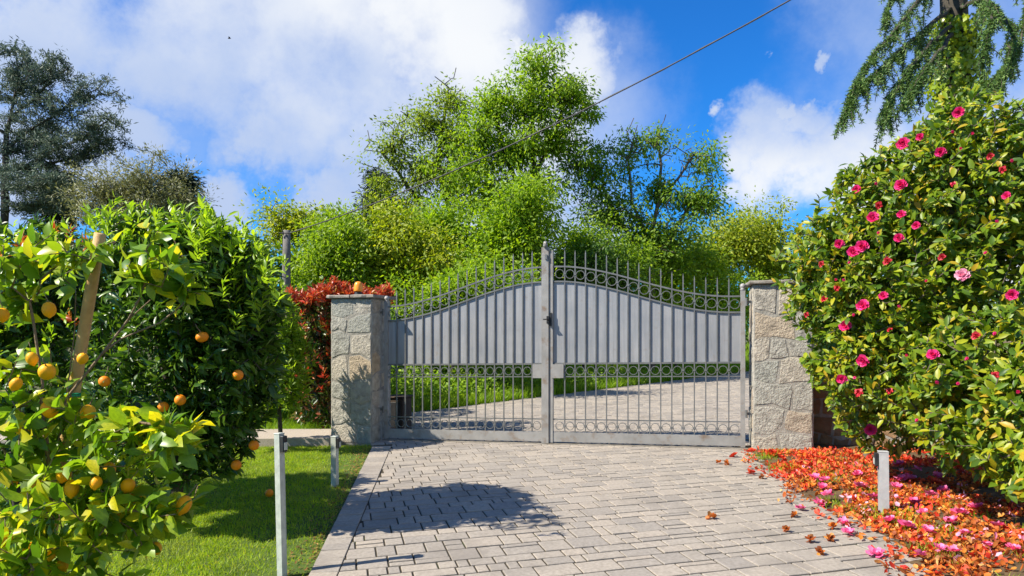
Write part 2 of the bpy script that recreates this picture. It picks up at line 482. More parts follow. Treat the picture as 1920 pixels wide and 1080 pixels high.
M['petal_orange'] = leaf_mat('withered_petal', [(0, (.10, .028, .008)), (.3, (.30, .065, .010)), (.65, (.52, .14, .014)), (.9, (.60, .25, .04)), (1, (.60, .36, .14))], .6, .35, (1.1, .8, .6), gain=1.45, patch=(3.2, .46, .68, (.22, .075, .02), .85))
M['petal_red'] = leaf_mat('red_petal', [(0, (.26, .015, .010)), (.5, (.52, .04, .016)), (1, (.62, .12, .05))], .55, .35, (1.1, .7, .6), gain=1.5)
M['dry'] = leaf_mat('dry_leaf', [(0, (.10, .05, .015)), (.6, (.22, .12, .03)), (1, (.32, .22, .06))], .7, .2, (1, .9, .7), gain=1.0)
M['petal_pink'] = leaf_mat('pink_petal', [(0, (.72, .06, .22)), (1, (.85, .20, .42))], .5, .3, (1.1, .7, .8))
M['petal_lightpink'] = leaf_mat('light_pink_petal', [(0, (.82, .20, .36)), (1, (.9, .38, .52))], .5, .3, (1.1, .8, .9))
M['petal_crimson'] = leaf_mat('crimson_petal', [(0, (.26, .008, .02)), (1, (.48, .03, .05))], .5, .25, (1.1, .6, .6))
M['petal_magenta'] = leaf_mat('magenta_petal', [(0, (.56, .012, .13)), (1, (.76, .05, .27))], .5, .3, (1.1, .6, .7))

# ------------------------------------------------------------------ leaves
T_NEAR_V = np.array([(0, 0, 0), (.33, 0, -.01), (.7, 0, -.03), (1, 0, -.12), (.28, .46, .07), (.66, .40, .03), (.28, -.46, .07), (.66, -.40, .03)])
T_NEAR_F = np.array([(0, 1, 4), (1, 2, 5), (1, 5, 4), (2, 3, 5), (0, 6, 1), (1, 6, 7), (1, 7, 2), (2, 7, 3)])
T_FAR_V = np.array([(0, 0, 0), (.45, -.5, .06), (1, 0, -.06), (.45, .5, .06)])
T_FAR_F = np.array([(0, 1, 2), (0, 2, 3)])
T_BLADE_V = np.array([(0, -.5, 0), (0, .5, 0), (.55, .32, .06), (.55, -.32, .06), (1, 0, .28)])
T_BLADE_F = np.array([(0, 1, 2), (0, 2, 3), (3, 2, 4)])
T_PETAL_V = np.array([(0, 0, 0), (.5, .5, .16), (.5, -.5, .16), (.55, 0, .02), (1, .28, .3), (1, -.28, .3)])
T_PETAL_F = np.array([(0, 3, 1), (0, 2, 3), (3, 4, 1), (3, 5, 4), (3, 2, 5)])

def unit(a):
    return a / (np.linalg.norm(a, axis=-1, keepdims=True) + 1e-9)

def frames(X, N):
    X = unit(X); Y = unit(np.cross(N, X)); Z = np.cross(X, Y)
    return X, Y, Z

def scatter_mesh(name, tmpl, O, X, N, L, W, mat, smooth=True):
    tv, tf = tmpl
    X, Y, Z = frames(X, N)
    n, k = len(O), len(tv)
    L = np.broadcast_to(np.asarray(L, float), (n,)); W = np.broadcast_to(np.asarray(W, float), (n,))
    V = (O[:, None, :] + X[:, None, :] * (tv[None, :, 0:1] * L[:, None, None]) + Y[:, None, :] * (tv[None, :, 1:2] * W[:, None, None])
         + Z[:, None, :] * (tv[None, :, 2:3] * L[:, None, None]))
    Fc = (tf[None] + (np.arange(n) * k)[:, None, None]).reshape(-1, tf.shape[1])
    return np_mesh(name, V.reshape(-1, 3), [Fc], mat, smooth)

def rand_unit(n):
    return unit(RNG.normal(size=(n, 3)))

LEAF_CACHE = {}
def leaf_objects(parent, O, X, N, L, W, mat, name='leaf', tmpl=None, variants=4):
    """each leaf an object of its own, sharing a few meshes"""
    tmpl = tmpl or (T_NEAR_V, T_NEAR_F)
    key = (mat.name, name)
    if key not in LEAF_CACHE:
        ms = []
        for q in range(variants):
            tv = tmpl[0].copy()
            tv[:, 2] += (tv[:, 0] ** 2) * RNG.uniform(-.22, .10)
            tv[:, 2] *= RNG.uniform(.6, 1.6)
            tv[:, 1] += tv[:, 0] * (1 - tv[:, 0]) * RNG.uniform(-.2, .2)
            ms.append(np_mesh(name, tv, [tmpl[1]], mat, True))
        LEAF_CACHE[key] = ms
    ms = LEAF_CACHE[key]
    X, Y, Z = frames(X, N)
    po = np.array(parent.location)
    for i in range(len(O)):
        o = bpy.data.objects.new(name, ms[i % len(ms)])
        l, w = float(L[i]), float(W[i])
        m = Matrix.Identity(4)
        for r in range(3):
            m[r][0] = X[i, r] * l; m[r][1] = Y[i, r] * w; m[r][2] = Z[i, r] * l; m[r][3] = O[i, r] - po[r]
        o.parent = parent
        o.matrix_local = m
        COL.objects.link(o)

def split_near(O, n, px_margin=0, stride=1.0):
    """indices of the n leaves nearest to the camera that are inside the picture"""
    Y = np.maximum(O[:, 1], .05)
    px = 960 + F * O[:, 0] / Y; py = HOR - F * (O[:, 2] - CAM_H) / Y
    ok = (px > -10) & (px < 1930) & (py > -10) & (py < 1090) & (O[:, 1] > .3)
    d = np.linalg.norm(O - np.array([0, 0, CAM_H]), axis=1)
    d[~ok] = 1e9
    idx = np.argsort(d)[:n]
    rest = np.setdiff1d(np.arange(len(O)), idx)
    return idx, rest

# ------------------------------------------------------------------ wood: a skeleton that reaches every leaf clump
def grow(trunks, tips, seg=.5, up=.6, sag=.0, tip_r=.008, expo=2.3, jitter=.06, max_r=None):
    """trunks: list of polylines [(pos)...] joined at their first points. Returns A,B,rA,rB arrays of limbs and unit directions at the tips"""
    pos = []; par = []
    for ti, t in enumerate(trunks):
        last = -1
        if ti > 0:
            d = np.linalg.norm(np.array(pos) - t[0], axis=1); last = int(np.argmin(d))
        for k in range(len(t) - 1):
            a, b = np.asarray(t[k], float), np.asarray(t[k + 1], float)
            n = max(1, int(np.linalg.norm(b - a) / seg))
            for i in range(n + 1 if k == len(t) - 2 else n):
                if ti > 0 and k == 0 and i == 0: continue
                p = a + (b - a) * (i / n)
                if 0 < i < n: p = p + RNG.normal(size=3) * jitter * .35
                pos.append(p); par.append(last); last = len(pos) - 1
    nbase = len(pos)
    tips = np.asarray(tips, float)
    base = np.array(pos)
    dm = np.min(np.linalg.norm(tips[:, None, :] - base[None], axis=2), axis=1)
    order = np.argsort(dm)
    cap = nbase + len(tips) * 14 + 10
    PA = np.zeros((cap, 3)); PA[:nbase] = base; cnt = nbase
    par = par + [0] * (cap - nbase)
    tipnode = np.zeros(len(tips), int)
    for t in order:
        q = tips[t]
        v = q - PA[:cnt]
        d = np.linalg.norm(v, axis=1)
        cost = d + up * np.maximum(0, -v[:, 2] + .15 * d)
        j = int(np.argmin(cost))
        a = PA[j].copy(); d = d[j]
        n = min(12, max(1, int(d / seg)))
        last = j
        for i in range(1, n + 1):
            s = i / n
            p = a + (q - a) * s
            p[2] += (s * (1 - s)) * d * (.25 * up - sag)
            if i < n: p += RNG.normal(size=3) * jitter * d * .3
            PA[cnt] = p; par[cnt] = last; last = cnt; cnt += 1
        tipnode[t] = last
    PA = PA[:cnt]; par = np.array(par[:cnt])
    acc = np.zeros(cnt)
    rad = np.zeros(cnt)
    for i in range(cnt - 1, -1, -1):
        r = tip_r if acc[i] == 0 else acc[i] ** (1 / expo)
        if max_r: r = min(r, max_r)
        rad[i] = r
        if par[i] >= 0: acc[par[i]] += r ** expo
    # a child always follows its parent in the list except for trunk joins, which also do
    ch = np.where(par >= 0)[0]
    A = PA[par[ch]]; B = PA[ch]
    rB = rad[ch]; rA = np.minimum(rad[par[ch]], rB * 1.35)
    tdir = np.array([PA[n_] - PA[par[n_]] if par[n_] >= 0 else (0, 0, 1) for n_ in tipnode])
    return A, B, rA, rB, unit(tdir)

def wood_mesh(name, A, B, rA, rB, mat, sides=5):
    D = unit(B - A)
    ref = np.where(np.abs(D[:, 2:3]) < .9, np.array([[0, 0, 1.0]]), np.array([[1.0, 0, 0]]))
    U = unit(np.cross(D, ref)); W = np.cross(D, U)
    n = len(A)
    ang = np.arange(sides) * 2 * math.pi / sides
    c, s = np.cos(ang), np.sin(ang)
    R = U[:, None, :] * c[None, :, None] + W[:, None, :] * s[None, :, None]
    B2 = B + D * (rB[:, None] * .3)
    V = np.concatenate([A[:, None, :] + R * rA[:, None, None], B2[:, None, :] + R * rB[:, None, None]], axis=1).reshape(-1, 3)
    i = np.arange(sides); j = (i + 1) % sides
    q = np.stack([i, j, j + sides, i + sides], axis=1)
    Fc = (q[None] + (np.arange(n) * 2 * sides)[:, None, None]).reshape(-1, 4)
    return np_mesh(name, V, [Fc], mat, True)

def in_ellipsoid(e, n, bias=2.0):
    """points in an ellipsoid ((cx,cy,cz),(rx,ry,rz)); bias>3 leans to the shell"""
    c, r = e
    d = rand_unit(n)
    u = RNG.random(n) ** (1.0 / bias)
    return np.array(c) + d * u[:, None] * np.array(r)

def in_soft(e, n):
    c, r = e
    d = rand_unit(n)
    u = np.minimum(1.35, np.abs(RNG.normal(size=n)) * .62 + .12)
    return np.array(c) + d * u[:, None] * np.array(r)

def el(px, py, rx, ry, Y, rd=None):
    c = P(px, py, Y); k = Y / F
    return (c, np.array([rx * k, (rd if rd is not None else min(rx, ry) * k * 1.1), ry * k]))

def clump_leaves(C, per, rad, flat=.7, hang=.35, L=.12, W=.5, out_c=None):
    """leaf positions and frames round clump centres C"""
    n = len(C) * per
    cc = np.repeat(C, per, axis=0)
    g = RNG.normal(size=(n, 3)) * .5
    g = g / np.maximum(1, np.linalg.norm(g, axis=1, keepdims=True) / 1.1)
    rr = np.repeat(RNG.uniform(.45, 1.3, len(C)), per)
    O = cc + g * rad * rr[:, None] * np.array([1, 1, flat])
    X = unit(g + rand_unit(n) * .7 + np.array([0, 0, -hang]))
    N = unit(rand_unit(n) * .75 + np.array([-.62, -.35, .68]))
    Ls = L * RNG.uniform(.7, 1.3, n)
    return O, X, N, Ls, Ls * W

def make_tree(name, label, cat, base, trunks, ells, leafmat, barkmat, clump=.5, per=40, L=.14, W=.5, seg=.5, tip_r=.008, up=.6, bias=2.2,
              flat=.7, hang=.35, group=None, tmpl=None, max_r=None, extra_bare=None, sag=0.0, jitter=.06, crown_name='crown', trunk_name='trunk'):
    root = empty(name, base, label, cat, group)
    C = np.concatenate([in_soft(e, n) for e, n in ells])
    tips = C if extra_bare is None else np.concatenate([C] + [in_soft(e, n) for e, n in extra_bare])
    A, B, rA, rB, td = grow(trunks, tips, seg, up, sag, tip_r, jitter=jitter, max_r=max_r)
    b = np.array(base)
    link(trunk_name, wood_mesh(trunk_name, A - b, B - b, rA, rB, barkmat), root)
    O, X, N, Ls, Ws = clump_leaves(C, per, clump, flat, hang, L, W)
    me = scatter_mesh(crown_name, tmpl or (T_FAR_V, T_FAR_F), O - b, X, N, Ls, Ws, leafmat)
    link(crown_name, me, root)
    return root

#@@STRUCTURE
# ------------------------------------------------------------------ the setting: ground
def grid_sheet(name, xs, ys, zf, mat, keep=None):
    XX, YY = np.meshgrid(xs, ys)
    V = np.stack([XX.ravel(), YY.ravel(), zf(XX, YY).ravel()], axis=1)
    nx, ny = len(xs), len(ys)
    i, j = np.meshgrid(np.arange(nx - 1), np.arange(ny - 1))
    a = (j * nx + i).ravel()
    Q = np.stack([a, a + 1, a + 1 + nx, a + nx], axis=1)
    if keep is not None:
        cx = V[Q].mean(axis=1)
        Q = Q[keep(cx[:, 0], cx[:, 1])]
    o = link(name, np_mesh(name, V, [Q], mat, True))
    tag(o, kind='structure')
    return o

xs = np.concatenate([[-900, -300, -120, -60, -35], np.arange(-24, 24.1, .6), [35, 60, 120, 300, 900]])
ys = np.concatenate([[-300, -60, -20], np.arange(-6, 45, .6), [60, 100, 200, 400, 900]])
grid_sheet('ground', xs, ys, lambda x, y: gz(x, y) - .05, M['ground'])

def xl_out(y): return -1.152 - (y - 3.8) * .1237      # outer line of the border course
def xl_in(y): return -0.985 - (y - 3.8) * .1085       # inner line
def x_right(y): return 2.36 + (y - 3.8) * .055 + .05 * math.sin(y * 3.1) + .03 * math.sin(y * 7.7)

# lawn on the left of the drive
ly = np.arange(.6, 8.62, .1)
lx = np.arange(-9, -.5, .1)
def lawn_z(x, y):
    return gz(x, y) - .008 + .012 * np.sin(x * 2.3 + 1) * np.sin(y * 1.9) - .012
V = []; nlx = 40
for y in ly:
    for k in range(nlx):
        x = -9 + (xl_out(y) + 9) * (k / (nlx - 1)) ** .6
        V.append((x, y, float(lawn_z(x, y))))
Q = [(r * nlx + k, r * nlx + k + 1, (r + 1) * nlx + k + 1, (r + 1) * nlx + k) for r in range(len(ly) - 1) for k in range(nlx - 1)]
tag(link('lawn', np_mesh('lawn', np.array(V), [np.array(Q)], M['lawn'], True)), kind='structure')

# path beyond the lawn
m = MB()
pts = [(-9.5, 8.66), (-2.32, 8.64), (-2.0, 9.45), (-9.5, 9.6)]
m.hexa([(x, y, gz(x, y) - .06) for x, y in pts] + [(x, y, gz(x, y) + .075) for x, y in pts])
o = m.build('path', M['path']); tag(o, kind='structure')

# flower bed on the right
by = np.arange(.6, 8.0, .1); V = []; nb = 30
for y in by:
    for k in range(nb):
        x = x_right(y) - .06 + 6.0 * (k / (nb - 1)) ** 1.4
        V.append((x, y, float(gz(x, y)) - .012 + .035 * min(1, (x - x_right(y) + .06) / .5) + .012 * math.sin(x * 5) * math.sin(y * 4.3)))
Q = [(r * nb + k, r * nb + k + 1, (r + 1) * nb + k + 1, (r + 1) * nb + k) for r in range(len(by) - 1) for k in range(nb - 1)]
tag(link('flower_bed', np_mesh('flower_bed', np.array(V), [np.array(Q)], M['bed'], True)), kind='structure')

# ------------------------------------------------------------------ the driveway with its pavers
def edge_pt(t): return ED_A + ED_D * t
DRIVE = [(xl_out(.6), .6), (x_right(.6), .6)] + [(x_right(y), y) for y in np.arange(1.0, 7.5, .5)] + [(2.72, 7.62), (3.0, 8.4), (7, 9.2), (13, 12), (20, 22)] \
    + [tuple(edge_pt(t)) for t in (24, 16, 10, 5, 0)] + [(-2.3, 10.9), (-1.72, 9.2), (xl_out(8.4), 8.4)]
poly = np.array(DRIVE)

def inside(x, y):
    c = False; n = len(poly); j = n - 1
    for i in range(n):
        xi, yi = poly[i]; xj, yj = poly[j]
        if (yi > y) != (yj > y) and x < (xj - xi) * (y - yi) / (yj - yi) + xi: c = not c
        j = i
    return c

me = bpy.data.meshes.new('driveway')
import bmesh
bm = bmesh.new()
vs = [bm.verts.new((x, y, float(SL * (min(x, 12) - .44)) - .0075)) for x, y in DRIVE]
f_ = bm.faces.new(vs); bmesh.ops.triangulate(bm, faces=[f_]); bm.normal_update()
bm.to_mesh(me); bm.free(); me.materials.append(M['joint'])
drive = tag(link('driveway', me), kind='structure')

def clip_half(pg, px, py, nx, ny):
    """keep the part of polygon pg with (p-(px,py)).(nx,ny) >= 0"""
    out = []
    for i in range(len(pg)):
        a, b = pg[i], pg[(i + 1) % len(pg)]
        da = (a[0] - px) * nx + (a[1] - py) * ny; db = (b[0] - px) * nx + (b[1] - py) * ny
        if da >= 0: out.append(a)
        if (da >= 0) != (db >= 0):
            t = da / (da - db); out.append((a[0] + (b[0] - a[0]) * t, a[1] + (b[1] - a[1]) * t))
    return out

def inset(pg, d):
    n = len(pg); out = []
    for i in range(n):
        p0, p1, p2 = (np.array(pg[(i + k - 1) % n]) for k in range(3))
        e1 = p1 - p0; e2 = p2 - p1
        l1, l2 = np.linalg.norm(e1), np.linalg.norm(e2)
        if l1 < 1e-6 or l2 < 1e-6: return None
        n1 = np.array([-e1[1], e1[0]]) / l1; n2 = np.array([-e2[1], e2[0]]) / l2
        b = n1 + n2; den = 1 + float(n1 @ n2)
        if den < .15: return None
        out.append(tuple(p1 + b * d / den))
    return out

def poly_area(pg):
    return .5 * sum(pg[i][0] * pg[(i + 1) % len(pg)][1] - pg[(i + 1) % len(pg)][0] * pg[i][1] for i in range(len(pg)))

def prism(pg, zt, tilt, cx, cy, ch=.003, thick=.04):
    """chamfered slab on polygon pg; local to (cx,cy)"""
    a = inset(pg, .0); b = inset(pg, ch)
    if a is None or b is None or poly_area(b) <= 0: return None
    n = len(pg); V = []
    def z(x, y): return float(SL * (min(x, 12) - .44)) + zt + tilt[0] * (x - cx) + tilt[1] * (y - cy)
    for x, y in pg: V.append((x, y, z(x, y) - thick))
    for x, y in a: V.append((x, y, z(x, y) - ch))
    for x, y in b: V.append((x, y, z(x, y)))
    Fc = []
    for k in range(2):
        for i in range(n):
            j = (i + 1) % n
            Fc.append((k * n + i, k * n + j, (k + 1) * n + j, (k + 1) * n + i))
    Fc.append(tuple(range(2 * n, 3 * n)))
    return V, Fc

PA_V = np.array([-.239, .971]); PA_U = np.array([.971, .239])
UNIT = .062
pav = []
rp = random.Random(5)
nu, nv = 420, 440
O0 = np.array([-3.0, -1.0])
# courses of uneven depth, joints staggered from course to course, some blocks split in two
rects = []
iv = 0; prev = set()
while iv < nv:
    h = rp.choice((3, 3, 2.5, 2, 3.3))
    iu = rp.choice((0, 1, 2)); cuts_ = set()
    while iu < nu:
        for t in range(6):
            w = rp.choice((4, 4, 3.5, 3, 3, 2.5, 2))
            if all(abs(iu + w - q) > .6 for q in (round(iu + w) - 1, round(iu + w), round(iu + w) + 1) if q in prev): break
        k = rp.random()
        if k < .13 and h >= 2.5: rects += [(iu, iv, w, h - 1), (iu, iv + h - 1, w, 1)]
        elif k < .24 and h >= 2.5: rects += [(iu, iv, w, 1.2), (iu, iv + 1.2, w, h - 1.2)]
        elif k < .34 and w >= 3: rects += [(iu, iv, w - 1.2, h), (iu + w - 1.2, iv, 1.2, h)]
        elif k < .42 and h >= 3 and w >= 3.5: rects += [(iu, iv, w / 2, h), (iu + w / 2, iv, w / 2, h / 2), (iu + w / 2, iv + h / 2, w / 2, h / 2)]
        else: rects.append((iu, iv, w, h))
        iu += w; cuts_.add(round(iu))
    prev = cuts_; iv += h
if True:
    for iu, iv, w, h in rects:
        c0 = O0 + PA_U * (iu * UNIT) + PA_V * (iv * UNIT)
        if c0[1] < .2 or c0[1] > 26 or c0[0] < -3.6 or c0[0] > 17: continue
        g_ = .0055; g2 = .0088
        cs = [(iu * UNIT + g_, iv * UNIT + g2), ((iu + w) * UNIT - g_, iv * UNIT + g2), ((iu + w) * UNIT - g_, (iv + h) * UNIT - g2), (iu * UNIT + g_, (iv + h) * UNIT - g2)]
        pg = [tuple(O0 + PA_U * a + PA_V * b) for a, b in cs]
        cx = sum(p[0] for p in pg) / 4; cy = sum(p[1] for p in pg) / 4
        if not inside(cx, cy) and not (cy < 8.5 and cx < 0 and cx > xl_in(cy) - .2): continue
        if cy < 8.55 and cx < 1:
            d_ = np.array([-.1085, 1.0]); d_ /= np.linalg.norm(d_)
            pg = clip_half(pg, xl_in(3.8) + .004, 3.8, d_[1], -d_[0])
            # drop doubled corners
            pg = [p for i, p in enumerate(pg) if math.dist(p, pg[i - 1]) > .004]
        if len(pg) < 3 or poly_area(pg) < .0007: continue
        pav.append((pg, poly_area(pg)))

def img_pt(x, y):
    z = SL * (x - .44)
    return 960 + F * x / y, HOR + F * (CAM_H - z) / y

# pavers behind the pillars and under nothing visible are left to the joined part
def vis_score(pg, ar):
    cx = sum(p[0] for p in pg) / len(pg); cy = sum(p[1] for p in pg) / len(pg)
    u, v = img_pt(cx, cy)
    if not (-20 < u < 1940 and v < 1095): return 0
    return ar / cy ** 3 * (0.5 if v > 1080 else 1)
sc_ = sorted(range(len(pav)), key=lambda i: -vis_score(*pav[i]))
near_set = set(sc_[:300])
rest = MB()
for i, (pg, ar) in enumerate(pav):
    cx = sum(p[0] for p in pg) / len(pg); cy = sum(p[1] for p in pg) / len(pg)
    if vis_score(pg, ar) == 0 and cy < 3.2: continue
    zt = rp.uniform(-.002, .002); tilt = (rp.uniform(-.012, .012), rp.uniform(-.012, .012))
    r = prism(pg, zt, tilt, cx, cy)
    if r is None: continue
    if i in near_set:
        q = MB((cx, cy, 0)); q.add(*r)
        link('paver', q.mesh('paver', M['paver']), drive, (cx, cy, 0))
    elif cy < 25:
        rest.add(*r)
tag(rest.build('paving', M['paver'], drive), kind='stuff')

# border course along the lawn
y = .7
while y < 8.42:
    h = rp.choice((.115, .125, .18, .2, .16))
    y2 = min(y + h, 8.46)
    sk = .012
    pg = [(xl_out(y) + .003, y + .003), (xl_in(y) - .004, y + .003 + sk), (xl_in(y2) - .004, y2 - .004 + sk), (xl_out(y2) + .003, y2 - .004)]
    r = prism(pg, rp.uniform(-.002, .003), (rp.uniform(-.015, .015), rp.uniform(-.01, .01)), pg[0][0], y)
    if r and y2 > 3.3:
        q = MB((pg[0][0], y, 0)); q.add(*r)
        link('border_paver', q.mesh('border_paver', M['paver']), drive, (pg[0][0], y, 0))
    y = y2

# ------------------------------------------------------------------ the gate
GC = np.array([0.4436, 8.35, 0.0]); GR = np.array([.9654, -.2609, 0]); GN = np.array([-.2609, -.9654, 0]); GZ = np.array([0, 0, 1.0])
G_ANG = math.atan2(GR[1], GR[0])
def gp(s, n, z):
    p = GC + GR * s + GN * n
    return np.array([p[0], p[1], SL * (p[0] - .44) + z])
SLOPE = SL * GR[0]
def z_arch(s, half=2.2):
    t = min(1, abs(s) / half)
    t = max(0, (t - .04) / .96)
    return 1.545 + .43 * .5 * (1 + math.cos(math.pi * t ** .95))
ZT_BAND = .178
Rsh = np.array([GR[0], GR[1], SLOPE])      # along the gate, following the fall of the ground

def rail_curve(mb, s0, s1, zf, n0, n1, h, seg=26):
    """bar of height h whose lower edge follows zf(s)"""
    prev = None; V = []; Fc = []
    for k in range(seg + 1):
        s = s0 + (s1 - s0) * k / seg
        z = zf(s)
        V += [gp(s, n0, z), gp(s, n1, z), gp(s, n1, z + h), gp(s, n0, z + h)]
    for k in range(seg):
        a = k * 4; b = a + 4
        for i in range(4):
            j = (i + 1) % 4
            Fc.append((a + i, a + j, b + j, b + i))
    Fc += [(3, 2, 1, 0), (seg * 4, seg * 4 + 1, seg * 4 + 2, seg * 4 + 3)]
    mb.add(V, Fc)

def gbox(mb, s0, s1, n0, n1, z0, z1):
    mb.hexa([gp(s0, n1, z0), gp(s1, n1, z0), gp(s1, n0, z0), gp(s0, n0, z0), gp(s0, n1, z1), gp(s1, n1, z1), gp(s1, n0, z1), gp(s0, n0, z1)])

# one ring, standing in the gate plane
def ring_mesh(r, w=.007, d=.016, seg=16):
    V = []; Fc = []
    for k in range(seg):
        a = 2 * math.pi * k / seg
        c = np.array([math.cos(a), 0, math.sin(a)])
        for rr, n in ((r - w, -d / 2), (r, -d / 2), (r, d / 2), (r - w, d / 2)):
            V.append((c[0] * rr, n, c[2] * rr))
    for k in range(seg):
        j = (k + 1) % seg
        for i in range(4):
            i2 = (i + 1) % 4
            Fc.append((k * 4 + i, j * 4 + i, j * 4 + i2, k * 4 + i2))
    me = bpy.data.meshes.new('ring'); me.from_pydata(V, [], Fc); me.update(); me.materials.append(M['iron'])
    return me
RING_S = ring_mesh(.052); RING_T = ring_mesh(.056)

def gate_leaf(side, length, label):
    s_in, s_out = side * .035, side * length
    base = gp(s_out, 0, 0)
    root = empty('gate_leaf', base, label, 'gate')
    def mb(): return MB(base)
    lo, hi = min(s_in, s_out), max(s_in, s_out)
    # bottom rail and stiles
    m = mb(); gbox(m, lo, hi, -.022, .022, .03, .145); m.build('bottom_rail', M['rail'], root)
    m = mb()
    if side < 0: gbox(m, -.075, .012, -.03, .045, .012, 2.40)
    else: gbox(m, .018, .062, -.03, .03, .02, 2.36)
    cst = m.build('closing_stile', M['rail'], root)
    m = mb(); w = .05
    a, b = (s_out, s_out + w) if side < 0 else (s_out - w, s_out)
    gbox(m, a, b, -.025, .025, .015, 1.80); st = m.build('hanging_stile', M['rail'], root)
    m = mb(); m.lathe(gp((a + b) / 2, 0, 1.80), [(.03, 0), (.034, .008), (.022, .016), (.03, .03), (.034, .048), (.026, .066), (.008, .078)], 10)
    m.build('knob', M['rail'], st, True)
    # thin rails
    for z, h, nm in ((.295, .012, 'rail'), (.815, .012, 'rail'), (.968, .022, 'rail')):
        m = mb(); gbox(m, lo, hi, -.012, .014, z, z + h); m.build(nm, M['iron'], root)
    for off, nm in ((-.004, 'arched_rail'), (ZT_BAND, 'arched_rail')):
        m = mb(); rail_curve(m, lo, hi, lambda s: z_arch(s) + off, -.012, .018, .018); m.build(nm, M['iron'], root)
    # sheet behind the bars
    m = mb(); V = []; Fc = []; seg = 30
    for k in range(seg + 1):
        s = lo + (hi - lo) * k / seg
        V += [gp(s, .0, .985), gp(s, .0, z_arch(s) + .004), gp(s, -.004, z_arch(s) + .004), gp(s, -.004, .985)]
    for k in range(seg):
        for i in range(4):
            j = (i + 1) % 4
            Fc.append((k * 4 + i, k * 4 + j, k * 4 + 4 + j, k * 4 + 4 + i))
    m.add(V, Fc); m.build('sheet_panel', M['sheet'], root)
    # bars with spear tips, each with collars where the rings touch
    n = 17
    pitch = (abs(s_out) - .05 - .08) / n
    sx = [side * (.08 + pitch * k) for k in range(n + 1)]
    for k in range(1, n):
        s = sx[k]; jt = random.uniform(-.008, .008)
        top = z_arch(s) + ZT_BAND + .225 + jt
        m = mb(); c = gp(s, .010, 0); r = .0068
        m.box(c, Rsh / np.linalg.norm(Rsh) * np.array([1, 1, 0]), GN, GZ, r, r, .14, top - .05)
        tip = [c + GR * (r * 1.0) * sx_ + GN * r * sy_ + GZ * (top - .05) for sx_, sy_ in ((-1, -1), (1, -1), (1, 1), (-1, 1))] + [c + GZ * top]
        m.add(tip, [(0, 1, 4), (1, 2, 4), (2, 3, 4), (3, 0, 4)])
        for zc in (.222, .892, z_arch(s) + .098):
            m.box(c + GZ * zc, GR, GN, GZ, .014, .0115, -.009, .009)
        m.build('bar', M['iron'], root)
    for k in range(n):
        s = (sx[k] + sx[k + 1]) / 2
        for zc, msh in ((.222, RING_S), (.892, RING_S), (z_arch(s) + .098, RING_T)):
            if zc == .892 and k == 0: continue
            p = gp(s, .010, zc) - base
            link('ring', msh, root, p, (0, random.uniform(-.1, .1), G_ANG))
    # lock box next to the closing stile
    m = mb(); a, b = (sx[0] + side * -.03, sx[1] - side * .012)
    gbox(m, min(a, b), max(a, b), -.03, .034, .805, .972); m.build('lock_plate', M['rail'], root)
    # hinges on the hanging stile
    for z in (.35, 1.62):
        m = mb(); m.tube([gp(s_out + side * .012, .02, z), gp(s_out + side * .012, .02, z + .09)], .016, 8); gbox(m, min(s_out, s_out + side * .07), max(s_out, s_out + side * .07), -.006, .006, z + .03, z + .06)
        m.build('hinge', M['iron'], st)
    if side < 0:
        # curled head of the latch post, lock case and keeper
        m = mb()
        pts = []
        for k in range(11):
            a = math.pi * (k / 10) * 1.15
            pts.append(gp(-.030 - .0 * k, .012, 2.40) + GN * (.022 - .022 * math.cos(a)) + GZ * (.035 * math.sin(a) + .02))
        m.tube([gp(-.030, .012, 2.38)] + pts, .022, 8); m.build('scroll_head', M['rail'], cst, True)
        m = mb(); gbox(m, -.006, .022, .046, .075, 1.47, 1.56); m.tube([gp(.008, .075, 1.52), gp(.008, .105, 1.52), gp(-.04, .105, 1.52)], .008, 8); m.build('latch', M['dark'], cst)
        m = mb(); gbox(m, -.030, -.004, .046, .06, 2.25, 2.31); m.build('stop_bracket', M['iron'], cst)
    else:
        m = mb(); gbox(m, .026, .050, .031, .046, 1.44, 1.60); m.build('keeper', M['dark'], cst)
        m = mb(); m.tube([gp(s_out - .02, .0, 1.855), gp(s_out + .11, 0, 1.862)], .008, 6); m.build('tie_rod', M['iron'], root)
    return root
gate_leaf(-1, 2.178, 'left leaf of the grey iron driveway gate, carrying the tall latch post')
gate_leaf(1, 2.283, 'right leaf of the grey iron driveway gate, hung on the pillar by the camellia')

# ground track under the gate
m = MB(); gbox(m, -2.2, 2.36, -.05, .05, -.03, .009); tag(m.build('gate_threshold', M['cap']), 'narrow stone threshold strip under the iron gate', 'threshold')

